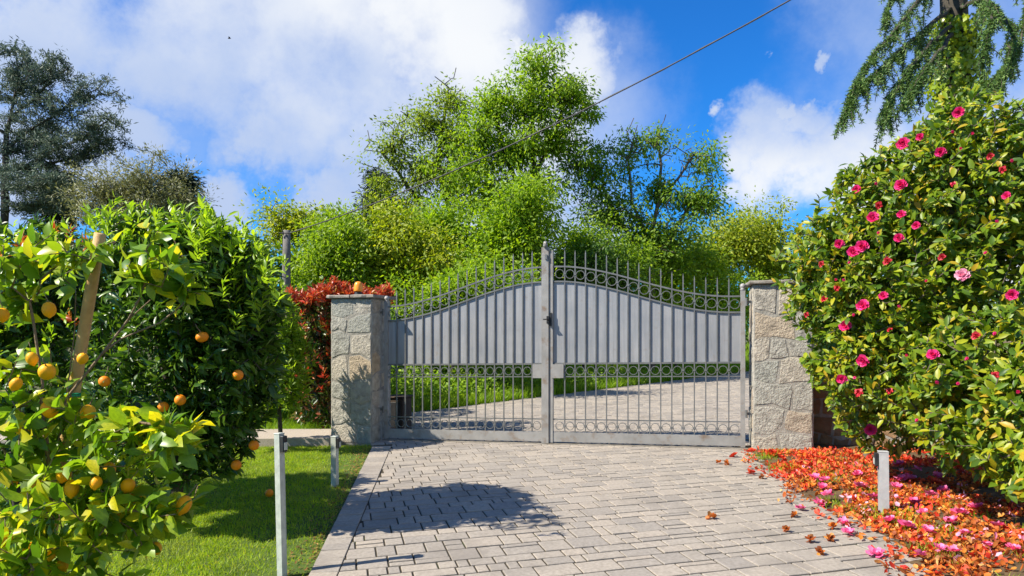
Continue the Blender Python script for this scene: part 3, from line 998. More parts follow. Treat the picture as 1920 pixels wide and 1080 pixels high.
# ------------------------------------------------------------------ stone pillars
def stone_face(root, base, org, R, N, w, h, rows, seed, z0=0.0, mat=None, skip=0, proud=.0065):
    """irregular stones on a face: org lower left corner, R along, N outward"""
    rr = random.Random(seed)
    mat = mat or M['stone']
    hs_ = [rr.uniform(.75, 1.3) for _ in range(rows)]; t = sum(hs_); hs_ = [q / t * h for q in hs_]
    z = z0
    bound_lo = None
    Zs = [z0]
    for q in hs_: Zs.append(Zs[-1] + q)
    def yj(lvl, u):
        if lvl == 0 or lvl == rows: return Zs[lvl]
        return Zs[lvl] + .035 * math.sin(u * 9 + lvl * 2.1 + seed) + .018 * math.sin(u * 23 + lvl)
    for r in range(rows):
        hgt = hs_[r]
        cuts = [0.0]
        while cuts[-1] < w - .001:
            q = cuts[-1] + hgt * rr.uniform(.75, 1.7)
            if q > w - hgt * .45: q = w
            cuts.append(q)
        lean = [0] + [rr.uniform(-.03, .03) for _ in cuts[1:-1]] + [0]
        for c in range(len(cuts) - 1):
            a, b = cuts[c], cuts[c + 1]
            la, lb = lean[c], lean[c + 1]
            g_ = rr.uniform(.004, .012)
            mid = (a + b) / 2
            pg = [(a - la, yj(r, a)), (mid, yj(r, mid)), (b - lb, yj(r, b)), (b, (yj(r, b) + yj(r + 1, b)) / 2), (b + lb, yj(r + 1, b)), (mid, yj(r + 1, mid)), (a + la, yj(r + 1, a)), (a, (yj(r, a) + yj(r + 1, a)) / 2)]
            # shrink to a rounded, uneven outline
            cu = sum(p[0] for p in pg) / 8; cv = sum(p[1] for p in pg) / 8
            k1 = 1 - 2 * g_ / max(b - a, .05); k2 = 1 - 2 * g_ / hgt
            out = []
            for i, (u, v) in enumerate(pg):
                f = rr.uniform(.90, 1.0) if i in (0, 2, 4, 6) else rr.uniform(.94, 1.02)
                out.append((cu + (u - cu) * k1 * f, cv + (v - cv) * k2 * f))
                if i in (0, 3, 4, 7):
                    u2, v2 = pg[(i + 1) % 8]; f = rr.uniform(.93, 1.0)
                    out.append((cu + ((u + u2) / 2 - cu) * k1 * f, cv + ((v + v2) / 2 - cv) * k2 * f))
            nn = len(out)
            pr = proud * rr.uniform(.35, 1.5)
            q = MB(base)
            V = []
            for sc_k, n_ in ((1.0, -.004), (.955, pr * .7), (.62, pr * 1.05)):
                for (u, v) in out:
                    uu, vv = cu + (u - cu) * sc_k, cv + (v - cv) * sc_k
                    dn = rr.uniform(-.0022, .0022) if n_ > 0 else 0
                    V.append(org + R * uu + np.array([0, 0, vv]) + N * (n_ + dn))
            V.append(org + R * cu + np.array([0, 0, cv]) + N * pr * rr.uniform(.7, 1.4))
            Fc = []
            for k in range(2):
                for i in range(nn):
                    j = (i + 1) % nn
                    Fc.append((k * nn + i, k * nn + j, (k + 1) * nn + j, (k + 1) * nn + i))
            for i in range(nn): Fc.append((2 * nn + i, 2 * nn + (i + 1) % nn, 3 * nn))
            q.add(V, Fc)
            link('stone', q.mesh('stone', mat, False), root)

def pillar(label, fl, fr_w, depth, z_top, seed, cap_over=.05):
    """fl: front left corner on the ground"""
    base = np.array([fl[0], fl[1], float(gz(fl[0], fl[1]))])
    root = empty('stone_pillar', base, label, 'pillar')
    B = -GN
    h = z_top - base[2]
    e = .0005
    m = MB(base)
    c = np.array([fl[0], fl[1], 0]) + GR * fr_w / 2 + B * depth / 2
    m.box(c, GR, GN, GZ, fr_w / 2 - e, depth / 2 - e, base[2] - .15, z_top - .04, .012)
    m.build('mortar_core', M['mortar'], root)
    f3 = np.array([fl[0], fl[1], 0.0])
    H = z_top - .05 - (base[2] - .02)
    stone_face(root, base, f3, GR, GN, fr_w, H, 7, seed, base[2] - .02)
    stone_face(root, base, f3 + GR * fr_w, B, GR, depth, H, 8, seed + 7, base[2] - .02)
    stone_face(root, base, f3 + B * depth, -B, -GR, depth, H, 8, seed + 13, base[2] - .02)
    # cap of two rough slabs
    rr = random.Random(seed + 3)
    for k in range(2):
        m = MB(base)
        a = fr_w / 2 + cap_over
        cx = c + GR * (-a / 2 if k == 0 else a / 2)
        n = 7; V = []
        w2 = a / 2 - .003
        ring = []
        for i in range(n): ring.append((-w2 + 2 * w2 * i / (n - 1), -depth / 2 - cap_over))
        for i in range(n): ring.append((w2, -depth / 2 - cap_over + (depth + 2 * cap_over) * (i + 1) / (n + 1)))
        for i in range(n): ring.append((w2 - 2 * w2 * i / (n - 1), depth / 2 + cap_over))
        for i in range(n): ring.append((-w2, depth / 2 + cap_over - (depth + 2 * cap_over) * (i + 1) / (n + 1)))
        ring = [(u + rr.uniform(-.012, .012) * (abs(u) < w2 - .001 or (k == 0) == (u < 0)), v + rr.uniform(-.012, .012)) for u, v in ring]
        zb = z_top - .042; zt = z_top + rr.uniform(-.004, .004)
        L_ = len(ring)
        for z_, f_ in ((zb, .975), (zb + .008, 1), (zt - .012, 1), (zt, .965)):
            for u, v in ring: V.append(cx + GR * u * f_ + B * v * f_ + GZ * (z_ + rr.uniform(-.003, .003)))
        Fc = [tuple(range(L_ - 1, -1, -1)), tuple(range(3 * L_, 4 * L_))]
        for q in range(3):
            for i in range(L_):
                j = (i + 1) % L_
                Fc.append((q * L_ + i, q * L_ + j, (q + 1) * L_ + j, (q + 1) * L_ + i))
        m.add(V, Fc); m.build('cap_slab', M['cap'], root)
    return root
pillar('squared stone gate pillar with flat cap carrying the amber beacon', (-2.353, 8.86), .586, .56, 1.845, 3)
pillar('squared stone gate pillar half hidden by the camellia bush', (2.686, 7.607), .622, .56, 1.94, 21)

# low wall running off behind the right pillar
wb = np.array([3.36, 8.0, .05])
root = empty('stone_wall', wb, 'low brownish stone wall in the shade behind the right gate pillar', 'wall')
wd = np.array([.83, -.55, 0]); wd /= np.linalg.norm(wd); wnm = np.array([wd[1], -wd[0], 0])
m = MB(wb); m.box(wb + wd * 1.5 - wnm * .15, wd, wnm, GZ, 1.5, .15, -.15, 1.0, .01); m.build('mortar_core', M['mortar'], root)
stone_face(root, wb, wb * np.array([1, 1, 0]), wd, wnm, 3.0, .98, 5, 55, .04, M['brownstone'])

# beacon and aerial on the left pillar
b0 = P(672, 551, 8.98); b0[2] = 1.85
root = empty('beacon_light', b0, 'amber flashing beacon on a black base on top of the left pillar', 'beacon')
m = MB(b0); m.lathe(b0, [(.05, 0), (.052, .01), (.045, .04), (.036, .052)], 14); m.build('base', M['dark'], root, True)
m = MB(b0); m.lathe(b0 + np.array([0, 0, .052]), [(.060, 0), (.062, .01), (.058, .06), (.051, .10), (.036, .122), (.010, .13)], 16); m.build('lens', M['amber'], root, True)
m = MB(b0); m.tube([b0 + np.array([-.055, .02, 0]), b0 + np.array([-.056, .02, .13]), b0 + np.array([-.054, .02, .26])], [.004, .003, .002], 6); m.build('aerial', M['dark'], root)

# brown board box seen through the left leaf
c = P(748, 785, 9.75); g0 = float(gz(c[0], c[1])); c[2] = g0
root = empty('utility_box', c, 'dark brown upright box standing behind the left gate leaf', 'box')
m = MB(c); m.box(c, GR, GN, GZ, .13, .16, 0, .47, .01); m.build('body', M['brown'], root)
m = MB(c); m.box(c, GR, GN, GZ, .15, .18, .475, .50, .008); m.build('lid', M['brown'], root)
m = MB(c); m.box(c + GN * .165, GR, GN, GZ, .10, .004, .06, .42, .003); m.build('door', M['dark'], root)

# ------------------------------------------------------------------ posts along the drive
def bollard(name, label, g, h, w, d, ang, lamp_side, lean=(0, 0), mat='galv'):
    base = np.array([g[0], g[1], float(gz(g[0], g[1]))])
    root = empty(name, base, label, 'bollard', None)
    R = np.array([math.cos(ang), math.sin(ang), 0]); N = np.array([math.sin(ang), -math.cos(ang), 0])
    Z = unit(np.array([lean[0], lean[1], 1.0]))
    t = .004
    m = MB(base)                          # folded channel, shaped open to the left so that side falls dark
    m.box(base + N * (d / 2 - t / 2), R, N, Z, w / 2, t / 2, -.05, h, .0)
    m.box(base - N * (d / 2 - t / 2), R, N, Z, w / 2, t / 2, -.05, h, .0)
    m.box(base + R * (w / 2 - t / 2), R, N, Z, t / 2 - .0005, d / 2 - t - .0005, -.05, h, .0)
    m.build('post', M[mat], root)
    m = MB(base); m.box(base + Z * (h + .0005), R, N, Z, w / 2 + .002, d / 2 + .002, 0, .006, .001); m.build('cap', M[mat], root)
    m = MB(base)
    s = lamp_side
    m.box(base + R * s * (w / 2 + .014) , R, N, Z, .013, d / 2 * .85, h - .10, h - .008, .003)
    hd = m.build('lamp_head', M['dark'], root)
    m = MB(base); m.box(base + R * s * (w / 2 + .029) - Z * .0, R, N, Z, .0015, d / 2 * .6, h - .088, h - .045, .0); m.build('lens', M['galv'], hd)
    return root
bollard('garden_post', 'tall galvanised post with black lamp head nearest the lemon tree', G(529, 1073), .80, .038, .042, math.radians(-24), 1, (-.022, 0))
bollard('bollard_light', 'short bollard light on the lawn beside the left pillar', G(628, 909), .44, .05, .055, math.radians(-14), 1, (-.008, 0))
bollard('bollard_light', 'short pale bollard light among the fallen petals', G(1657, 966), .455, .062, .05, math.radians(-16), -1, (-.01, 0), 'pale_metal')

# ------------------------------------------------------------------ pole and overhead wire
pt = P(537, 432, 14.0)
pz = float(gz(pt[0], pt[1]))
base = np.array([pt[0], pt[1], pz])
root = empty('utility_pole', base, 'weathered grey wooden pole rising behind the orange tree', 'pole')
m = MB(base); m.tube([base - GZ * .2, base + GZ * 1.2, base + GZ * 2.4, pt + np.array([.01, 0, 0])], [.095, .09, .083, .075], 12); m.build('shaft', M['pole'], root, True)
m = MB(base); m.tube([pt + np.array([-.05, -.05, -.09]), pt + np.array([-.05, -.05, -.03])], .02, 8); m.tube([pt + np.array([-.12, -.1, -.07]), pt + np.array([.12, -.1, -.07])], .012, 6); m.build('wire_bracket', M['dark'], root)
a = pt + np.array([.1, -.1, -.07]); b = P(1740, -150, 8.4)
pts = []
for k in range(41):
    t = k / 40; p = a + (b - a) * t; p[2] -= .34 * 4 * t * (1 - t)
    pts.append(p)
m = MB(a); m.tube(pts, .010, 6); m.tube([p + GZ * .012 * math.sin(i * 1.3) for i, p in enumerate(pts)], .006, 5)
tag(m.build('overhead_wire', M['wire'], None, True), 'dark overhead wire slanting across the sky to the wooden pole', 'wire').location = tuple(a)

#@@PLANTS
# ------------------------------------------------------------------ far trees and shrubs
def gpt(px, Y):
    x = (px - 960) / F * Y
    return np.array([x, Y, float(gz(x, Y))])
def line(base, *pts):
    return [np.array(base)] + [np.array(p) for p in pts]

BG = 'trees and shrubs beyond the gate'
# tall ash, right hand stem
b = gpt(1003, 19.5); Y = 19.5
make_tree('ash_tree', 'tallest bright green tree right behind the gate\'s latch post', 'tree', b,
          [line(b, P(1000, 470, Y), P(1003, 330, Y), P(998, 230, Y), P(1000, 130, Y)), [P(1003, 330, Y), P(1040, 250, Y), P(1060, 190, Y)], [P(1000, 400, Y), P(950, 300, Y), P(930, 220, Y)],
           [P(1000, 470, Y), P(1040, 388, Y - .5), P(1060, 386, Y - .5)]],
          [(el(1002, 125, 42, 44, Y), 30), (el(1062, 178, 52, 44, Y), 42), (el(1092, 216, 30, 20, Y), 12), (el(995, 200, 70, 52, Y), 56), (el(930, 190, 50, 46, Y), 36), (el(1040, 262, 60, 44, Y), 36), (el(960, 285, 80, 60, Y), 66), (el(1000, 350, 60, 50, Y), 30),
           (el(905, 250, 60, 60, Y), 46), (el(915, 370, 70, 60, Y), 50), (el(985, 420, 70, 60, Y), 50), (el(870, 330, 60, 60, Y), 36)],
          M['ash_leaf'], M['bark_dark'], clump=.46, per=62, L=.125, W=.40, tip_r=.012, hang=.5, group=BG)
# the many-stemmed tree to its left
b = gpt(868, 20.5); Y = 20.5
make_tree('ash_tree', 'many stemmed tree with thin dark branches left of the tallest tree', 'tree', b,
          [line(b, P(868, 560, Y), P(862, 500, Y)), [P(862, 500, Y), P(800, 400, Y), P(745, 320, Y), P(715, 285, Y)], [P(862, 500, Y), P(845, 400, Y), P(820, 300, Y), P(838, 190, Y)],
           [P(862, 500, Y), P(885, 390, Y), P(880, 290, Y), P(872, 200, Y)], [P(862, 500, Y), P(905, 400, Y), P(915, 310, Y)], [P(862, 500, Y), P(790, 430, Y), P(735, 375, Y)]],
          [(el(845, 190, 42, 42, Y), 26), (el(795, 235, 56, 40, Y), 34), (el(735, 285, 50, 42, Y), 26), (el(850, 265, 64, 55, Y), 56), (el(795, 320, 66, 50, Y), 46), (el(720, 345, 50, 40, Y), 22), (el(850, 350, 70, 55, Y), 50), (el(770, 390, 70, 50, Y), 40)],
          M['ash_sparse'], M['bark_dark'], clump=.48, per=48, L=.12, W=.42, tip_r=.012, hang=.4, group=BG,
          extra_bare=[(el(755, 270, 75, 55, Y), 45), (el(845, 175, 50, 45, Y), 25), (el(800, 380, 80, 60, Y), 30)])
# thin half-bare tree on the right
b = gpt(1222, 20.0); Y = 20.0
make_tree('thin_tree', 'half bare tree with forking limbs above the right gate leaf', 'tree', b,
          [line(b, P(1222, 520, Y), P(1215, 450, Y)), [P(1215, 450, Y), P(1185, 380, Y), P(1178, 300, Y), P(1195, 235, Y)], [P(1215, 450, Y), P(1235, 380, Y), P(1240, 310, Y), P(1232, 250, Y)],
           [P(1235, 380, Y), P(1275, 330, Y), P(1300, 290, Y)], [P(1222, 500, Y), P(1165, 420, Y), P(1130, 350, Y)], [P(1222, 490, Y), P(1285, 400, Y), P(1320, 350, Y)]],
          [(el(1185, 320, 45, 60, Y), 16), (el(1115, 320, 48, 60, Y), 46), (el(1140, 400, 62, 56, Y), 50), (el(1240, 360, 60, 60, Y), 24), (el(1318, 310, 36, 36, Y), 16), (el(1305, 378, 50, 30, Y), 34), (el(1230, 440, 110, 50, Y), 66), (el(1215, 260, 50, 36, Y), 10), (el(1080, 300, 34, 40, Y), 16)],
          M['mid_leaf'], M['bark'], clump=.44, per=60, L=.12, W=.42, tip_r=.012, hang=.4, group=BG,
          extra_bare=[(el(1215, 270, 60, 50, Y), 55), (el(1290, 310, 55, 55, Y), 40), (el(1240, 380, 80, 60, Y), 30)])
def bush(name, label, px, Y, ells, mat, clump=.4, per=60, L=.13, W=.45, stem=3, group=BG, bark='bark_dark', hang=.3, tip_r=.006, cat='shrub', flat=.75, tmpl=None):
    b = gpt(px, Y)
    clump *= Y / 15; per = int(per * 1.6); L *= .78 * max(1, Y / 18)
    c0 = ells[0][0][0]
    tr = [line(b, b * .45 + c0 * .55)]
    for e, n in ells: tr.append([b * .55 + c0 * .45, np.array(e[0])])
    return make_tree(name, label, cat, b, tr, ells, mat, M[bark], clump, per, L, W, .45, tip_r, .4, 2.6, flat, hang, group, tmpl=tmpl)
bush('leafy_bush', 'dense mid green foliage below the tallest tree', 950, 17.3, [(el(950, 450, 85, 75, 17.3), 95), (el(985, 390, 46, 50, 17.3), 34), (el(900, 500, 90, 50, 17), 60)], M['ash_leaf'], .5, 62, .16)
bush('leafy_bush', 'yellowish green bush between the light bush and the many stemmed tree', 760, 16.2, [(el(745, 450, 75, 65, 16.2), 80), (el(790, 510, 80, 50, 16), 60), (el(700, 500, 60, 60, 16), 46)], M['yellow_leaf'], .45, 60, .14)
bush('leafy_bush', 'light green bush right of the wooden pole', 620, 15.2, [(el(615, 490, 65, 55, 15.2), 80), (el(660, 470, 45, 50, 15.4), 40), (el(600, 550, 70, 50, 15), 46)], M['bright_leaf'], .42, 60, .13)
bush('leafy_bush', 'green bush just above the left leaf of the gate', 850, 14.6, [(el(840, 560, 110, 60, 14.6), 110), (el(930, 550, 80, 50, 14.4), 60)], M['ash_leaf'], .42, 62, .13)
bush('leafy_bush', 'dark green bush right of the latch post', 1095, 17.6, [(el(1090, 500, 55, 55, 17.6), 60), (el(1140, 530, 60, 50, 18.4), 60)], M['dark_leaf'], .42, 60, .13)
bush('leafy_bush', 'olive yellow bush against the sky beside the camellia', 1390, 24.2, [(el(1385, 455, 78, 62, 24.2), 110), (el(1430, 440, 46, 46, 24.6), 40), (el(1330, 490, 50, 40, 24), 40), (el(1450, 500, 60, 60, 25.5), 60)], M['yellow_leaf'], .42, 62, .12)
bush('leafy_bush', 'low green bush behind the arch of the right gate leaf', 1270, 20.8, [(el(1240, 550, 85, 50, 20.6), 90), (el(1340, 565, 80, 50, 22.6), 80), (el(1430, 570, 60, 60, 25), 50), (el(1290, 610, 130, 40, 21.6), 70)], M['ash_leaf'], .4, 60, .12)
bush('leafy_bush', 'bright green bush filling the gap right of the latch post', 1120, 18.6, [(el(1090, 470, 60, 50, 18.6), 60), (el(1160, 500, 70, 46, 19), 60), (el(1060, 520, 60, 50, 18), 46)], M['ash_leaf'], .45, 60, .14)
bush('leafy_bush', 'fresh green bush below the half bare tree', 1260, 21.4, [(el(1230, 490, 80, 44, 21.4), 70), (el(1300, 500, 70, 44, 22), 60)], M['bright_leaf'], .45, 60, .14)
bush('leafy_bush', 'fresh green bush below the many stemmed tree', 820, 17.8, [(el(820, 440, 80, 60, 17.8), 90), (el(760, 470, 70, 50, 17.6), 60)], M['ash_leaf'], .48, 62, .15)
bush('leafy_bush', 'leafy bush in front of the slender tree', 560, 16.4, [(el(560, 500, 70, 50, 16.4), 60), (el(640, 440, 50, 46, 16.6), 46)], M['bright_leaf'], .45, 60, .14)
bush('slender_tree', 'slender light tree standing behind the wooden pole', 580, 18.0, [(el(575, 425, 58, 38, 18), 40), (el(530, 430, 40, 40, 18), 26), (el(620, 440, 40, 40, 18), 22)], M['yellow_leaf'], .42, 50, .14, cat='tree')
bush('leafy_bush', 'pale bush in the gap behind the camellia', 1540, 28.5, [(el(1530, 520, 60, 80, 28.5), 70), (el(1600, 560, 80, 80, 29), 60)], M['ash_leaf'], .42, 56, .13)

def conifer(name, label, px, Y, top_py, half_w, mat, n=130, per=70, group=BG, L=.16):
    b = gpt(px, Y); top = P(px, top_py, Y)
    h = top[2] - b[2]
    root = empty(name, b, label, 'tree', group)
    C = []; A = []; Bq = []; rA = []; rB = []
    R = half_w * Y / F
    for k in range(n):
        t = RNG.random() ** .8; z = b[2] + h * (.12 + .86 * t); a = RNG.random() * 2 * math.pi
        r = R * (1 - t) ** .8 * RNG.uniform(.55, 1.1) + .05
        q = np.array([b[0] + r * math.cos(a), b[1] + r * math.sin(a), z - .12 * r])
        C.append(q); A.append((b[0], b[1], z)); Bq.append(q); rA.append(.03); rB.append(.008)
    A.append(b); Bq.append(top); rA.append(.16); rB.append(.02)
    A, Bq = np.array(A), np.array(Bq)
    link('trunk', wood_mesh('trunk', A - b, Bq - b, np.array(rA), np.array(rB), M['bark_dark']), root)
    O, X, N, Ls, Ws = clump_leaves(np.array(C), per, .38, .55, .5, L, .22)
    link('crown', scatter_mesh('crown', (T_FAR_V, T_FAR_F), O - b, X, N, Ls, Ws, mat), root)
conifer('spruce_tree', 'dark spruce peeking out left of the many stemmed tree', 706, 21.5, 318, 60, M['spruce_needle'], 160, 90)
conifer('cypress_tree', 'dark pointed conifer behind the grey olive tree', 338, 15.5, 322, 40, M['spruce_needle'], 150, 80, 'trees at the far left')
conifer('cypress_tree', 'dark pointed conifer between the cedar and the olive tree', 108, 16.5, 312, 38, M['spruce_needle'], 130, 80, 'trees at the far left')
bush('olive_tree', 'grey green olive tree rising over the orange tree', 245, 12.5, [(el(200, 370, 60, 48, 12.5), 60), (el(270, 355, 70, 50, 12.5), 80), (el(320, 390, 50, 50, 12.5), 50), (el(240, 420, 110, 50, 12.4), 60)], M['olive_leaf'], .34, 70, .085, .28, group='trees at the far left', cat='tree', hang=-.2)

# far wood that closes the horizon
n = 900
tx = RNG.uniform(-40, 40, n); ty = RNG.uniform(34, 44, n)
C = np.stack([tx, ty, gz(tx, ty) + RNG.random(n) ** .8 * (3.0 + .8 * np.sin(tx * .6) + .6 * np.sin(tx * 1.7))], axis=1)
O, X, N, Ls, Ws = clump_leaves(C, 26, 1.2, .8, .3, .45, .5)
tag(link('far_wood', scatter_mesh('far_wood', (T_FAR_V, T_FAR_F), O, X, N, Ls, Ws, M['dark_leaf'])), 'far line of green wood behind all the trees', 'wood', kind='stuff')

# ------------------------------------------------------------------ cedar at the far left
def cedar():
    Y = 15.0
    b = gpt(5, Y)
    root = empty('cedar_tree', b, 'blue grey cedar with layered branches at the left edge', 'tree', 'trees at the far left')
    trunk = [b, P(8, 420, Y), P(12, 250, Y), P(45, 100, Y)]
    limbs = [[P(10, 395, Y), P(70, 385, Y), P(135, 378, Y - .4)], [P(10, 330, Y), P(70, 300, Y), P(150, 262, Y - .3), P(205, 225, Y - .6)], [P(10, 320, Y), P(80, 312, Y), P(160, 290, Y + .4), P(200, 262, Y)],
             [P(12, 270, Y), P(70, 235, Y), P(130, 195, Y), P(185, 165, Y)], [P(14, 230, Y), P(60, 190, Y), P(95, 150, Y), P(100, 110, Y)], [P(20, 190, Y), P(35, 150, Y), P(30, 95, Y)],
             [P(12, 300, Y), P(60, 270, Y + .8), P(110, 240, Y + 1)], [P(12, 360, Y), P(60, 350, Y - .6), P(110, 335, Y - 1)], [P(10, 260, Y), P(-60, 200, Y), P(-120, 160, Y)], [P(10, 330, Y), P(-80, 300, Y), P(-160, 280, Y)]]
    # sprays along each limb: flat layered tiers
    tips = []
    for l in limbs:
        n = len(l)
        for k in range(105):
            t = RNG.random() ** .7 * (n - 1); i = min(int(t), n - 2); q = l[i] + (l[i + 1] - l[i]) * (t - i)
            s = .25 + .75 * RNG.random()
            tips.append(q + np.array([RNG.normal() * .36, RNG.normal() * .55, RNG.normal() * .055]) * s)
    tips = np.array(tips)
    A, B, rA, rB, td = grow([trunk] + limbs, tips, .35, .1, .0, .006, max_r=.2)
    link('trunk', wood_mesh('trunk', A - b, B - b, rA, rB, M['bark_dark']), root)
    # needle tufts
    per = 36
    cc = np.repeat(tips, per, axis=0); dd = np.repeat(td, per, axis=0)
    n = len(cc)
    O = cc - dd * RNG.uniform(0, .32, n)[:, None] + RNG.normal(size=(n, 3)) * np.array([.06, .06, .03])
    X = unit(rand_unit(n) + dd * .5 + np.array([0, 0, .35]))
    N = rand_unit(n)
    link('crown', scatter_mesh('crown', (T_FAR_V, T_FAR_F), O - b, X, N, RNG.uniform(.06, .13, n), .022, M['cedar_needle']), root)
cedar()

# ------------------------------------------------------------------ deodar with ivy on its trunk at the upper right
def deodar():
    Y = 9.6
    b = gpt(1795, Y)
    root = empty('deodar_tree', b, 'tall conifer with drooping branches and ivy covered trunk above the camellia', 'tree')
    trunk = [b, P(1795, 300, Y), P(1792, 120, Y), P(1788, 0, Y), P(1784, -220, Y), P(1784, -380, Y)]
    limbs = [
        [P(1788, -60, Y), P(1740, -20, Y - .5), P(1690, 45, Y - 1), P(1640, 100, Y - 1.4), P(1600, 170, Y - 1.6), P(1578, 232, Y - 1.7)],
        [P(1790, 10, Y), P(1730, 60, Y - .8), P(1680, 100, Y - 1.2), P(1640, 140, Y - 1.5), P(1612, 160, Y - 1.6)],
        [P(1790, 40, Y), P(1740, 90, Y - 1), P(1700, 130, Y - 1.4), P(1670, 180, Y - 1.6), P(1655, 235, Y - 1.7)],
        [P(1788, 60, Y), P(1750, 110, Y - 1.3), P(1720, 150, Y - 1.6), P(1690, 200, Y - 1.8)],
        [P(1786, -110, Y), P(1720, -70, Y), P(1680, -20, Y - .5), P(1656, 50, Y - .8)],
        [P(1790, 20, Y), P(1850, -5, Y - .8), P(1900, 60, Y - 1.2), P(1880, 130, Y - 1.4), P(1850, 165, Y - 1.4)],
        [P(1790, -60, Y), P(1860, -60, Y - .5), P(1930, -20, Y - 1.2), P(1915, 80, Y - 1.6), P(1870, 160, Y - 1.7)],
        [P(1790, -80, Y), P(1840, -30, Y - 1.5), P(1860, 40, Y - 2), P(1845, 110, Y - 2.1)],
        [P(1790, -140, Y), P(1890, -120, Y), P(1960, -60, Y), P(1990, 30, Y)]]
    O = []; X = []; A = []; B = []; rA = []; rB = []
    def seg(p, q, r0, r1): A.append(p); B.append(q); rA.append(r0); rB.append(r1)
    for k in range(len(trunk) - 1): seg(trunk[k], trunk[k + 1], .20 - .012 * k, .19 - .012 * k)
    for l in limbs:
        n = len(l); pts = []
        for i in range(n - 1):
            for s in range(6): pts.append(l[i] + (l[i + 1] - l[i]) * (s / 6) + RNG.normal(size=3) * .012)
        pts.append(l[-1])
        for i in range(len(pts) - 1):
            f = 1 - i / len(pts)
            seg(pts[i], pts[i + 1], .028 * f + .004, .028 * (f - 1 / len(pts)) + .004)
            d = unit(pts[i + 1] - pts[i])
            # needles on the limb, then hanging branchlets
            for q in range(int(30 if i > 5 else 16)):
                O.append(pts[i] + (pts[i + 1] - pts[i]) * RNG.random()); X.append(unit(d * .3 + RNG.normal(size=3)))
            if i > 3:
                for q in range(3):
                    ln = RNG.uniform(.12, .5) * (1.1 - .4 * i / len(pts))
                    e = pts[i].copy(); dirn = unit(np.array([RNG.normal() * .5, RNG.normal() * .5, -.45]) + d * .7)
                    ns = 5
                    for s in range(ns):
                        e2 = e + dirn * ln / ns; dirn = unit(dirn + np.array([0, 0, -.22]))
                        seg(e, e2, .004, .003)
                        for z in range(16):
                            O.append(e + (e2 - e) * RNG.random()); X.append(unit(dirn * .5 + RNG.normal(size=3)))
                        e = e2
    O, X = np.array(O), np.array(X)
    link('trunk', wood_mesh('trunk', np.array(A) - b, np.array(B) - b, np.array(rA), np.array(rB), M['bark_dark'], 6), root)
    link('crown', scatter_mesh('crown', (T_FAR_V, T_FAR_F), O - b, X, rand_unit(len(O)), RNG.uniform(.035, .07, len(O)), .011, M['deodar_needle']), root)
    # ivy round the trunk
    n = 5200
    a = RNG.random(n) * 2 * math.pi; t = RNG.random(n)
    pyv = 40 + 420 * t
    rad = (.19 + .10 * np.sin(pyv * .03) ** 2 + .10 * t) * RNG.uniform(.75, 1.25, n)
    c = np.stack([(1795 - 960) / F * Y + 0 * a, Y + 0 * a, CAM_H + (HOR - pyv) / F * Y], axis=1)
    o_ = np.stack([np.cos(a), np.sin(a), 0 * a], axis=1)
    O = c + o_ * rad[:, None]
    N = unit(o_ + rand_unit(n) * .5)
    Xv = unit(np.cross(N, rand_unit(n)) + np.array([0, 0, -.5]))
    link('ivy', scatter_mesh('ivy', (T_FAR_V, T_FAR_F), O - b, Xv, N, RNG.uniform(.05, .10, n), RNG.uniform(.05, .09, n), M['ivy_leaf']), root)
deodar()

#@@NEAR
# ------------------------------------------------------------------ leaves on twigs, for the plants close by
def twig_leaves(tips, td, per, L, W, spread=1.0, length=.12, up=.25, sunbias=.5):
    n = len(tips) * per
    cc = np.repeat(tips, per, axis=0); dd = np.repeat(td, per, axis=0)
    s = np.tile(np.linspace(0, 1, per), len(tips)) + RNG.normal(size=n) * .05
    O = cc - dd * (length * (1 - s))[:, None]
    side = np.cross(dd, rand_unit(n)); side = unit(side)
    X = unit(dd * (.35 + .45 * s)[:, None] + side * spread + np.array([0, 0, up]) * RNG.normal(size=(n, 1)))
    N = unit(rand_unit(n) * .6 + np.array([-.62, -.42, .66]))
    sc = RNG.uniform(.65, 1.2, n)
    return O, X, N, L * sc, W * sc * RNG.uniform(.85, 1.15, n)

def near_plant(root, base, trunks, tips, mat, per, L, W, bark, n_ind=300, seg=.2, tip_r=.003, up=.3, max_r=.05, spread=1.0, length=.12, jitter=.08, tmpl=None, shoots=None, hang=.0, trunk_name='trunk', expo=2.3, wood_sides=6, fold=.25):
    A, B, rA, rB, td = grow(trunks, tips, seg, up, 0, tip_r, max_r=max_r, jitter=jitter, expo=expo)
    b = np.array(base)
    link(trunk_name, wood_mesh(trunk_name, A - b, B - b, rA, rB, bark, wood_sides), root)
    td = unit(td + np.array([0, 0, -hang]))
    O, X, N, Ls, Ws = twig_leaves(tips, td, per, L, W, spread, length, fold)
    idx, rest_ = split_near(O, n_ind)
    leaf_objects(root, O[idx], X[idx], N[idx], Ls[idx], Ws[idx], mat)
    if len(rest_):
        me = scatter_mesh('foliage', tmpl or (T_NEAR_V, T_NEAR_F), O[rest_] - b, X[rest_], N[rest_], Ls[rest_], Ws[rest_], mat)
        tag(link('foliage', me, root), kind='stuff')
    return td

# ---- orange tree behind the lemon
def front_of(ells, px, py):
    """nearest depth at which the ray through a pixel meets one of the ellipsoids"""
    d = np.array([(px - 960) / F, 1, (HOR - py) / F]); o = np.array([0, 0, CAM_H]); best = None
    for c, r in ells:
        oc = (o - c) / r; dv = d / r
        a = dv @ dv; bq = oc @ dv; cq = oc @ oc - 1
        D = bq * bq - a * cq
        if D > 0:
            t = (-bq - math.sqrt(D)) / a
            if t > .5 and (best is None or t < best): best = t
    return best

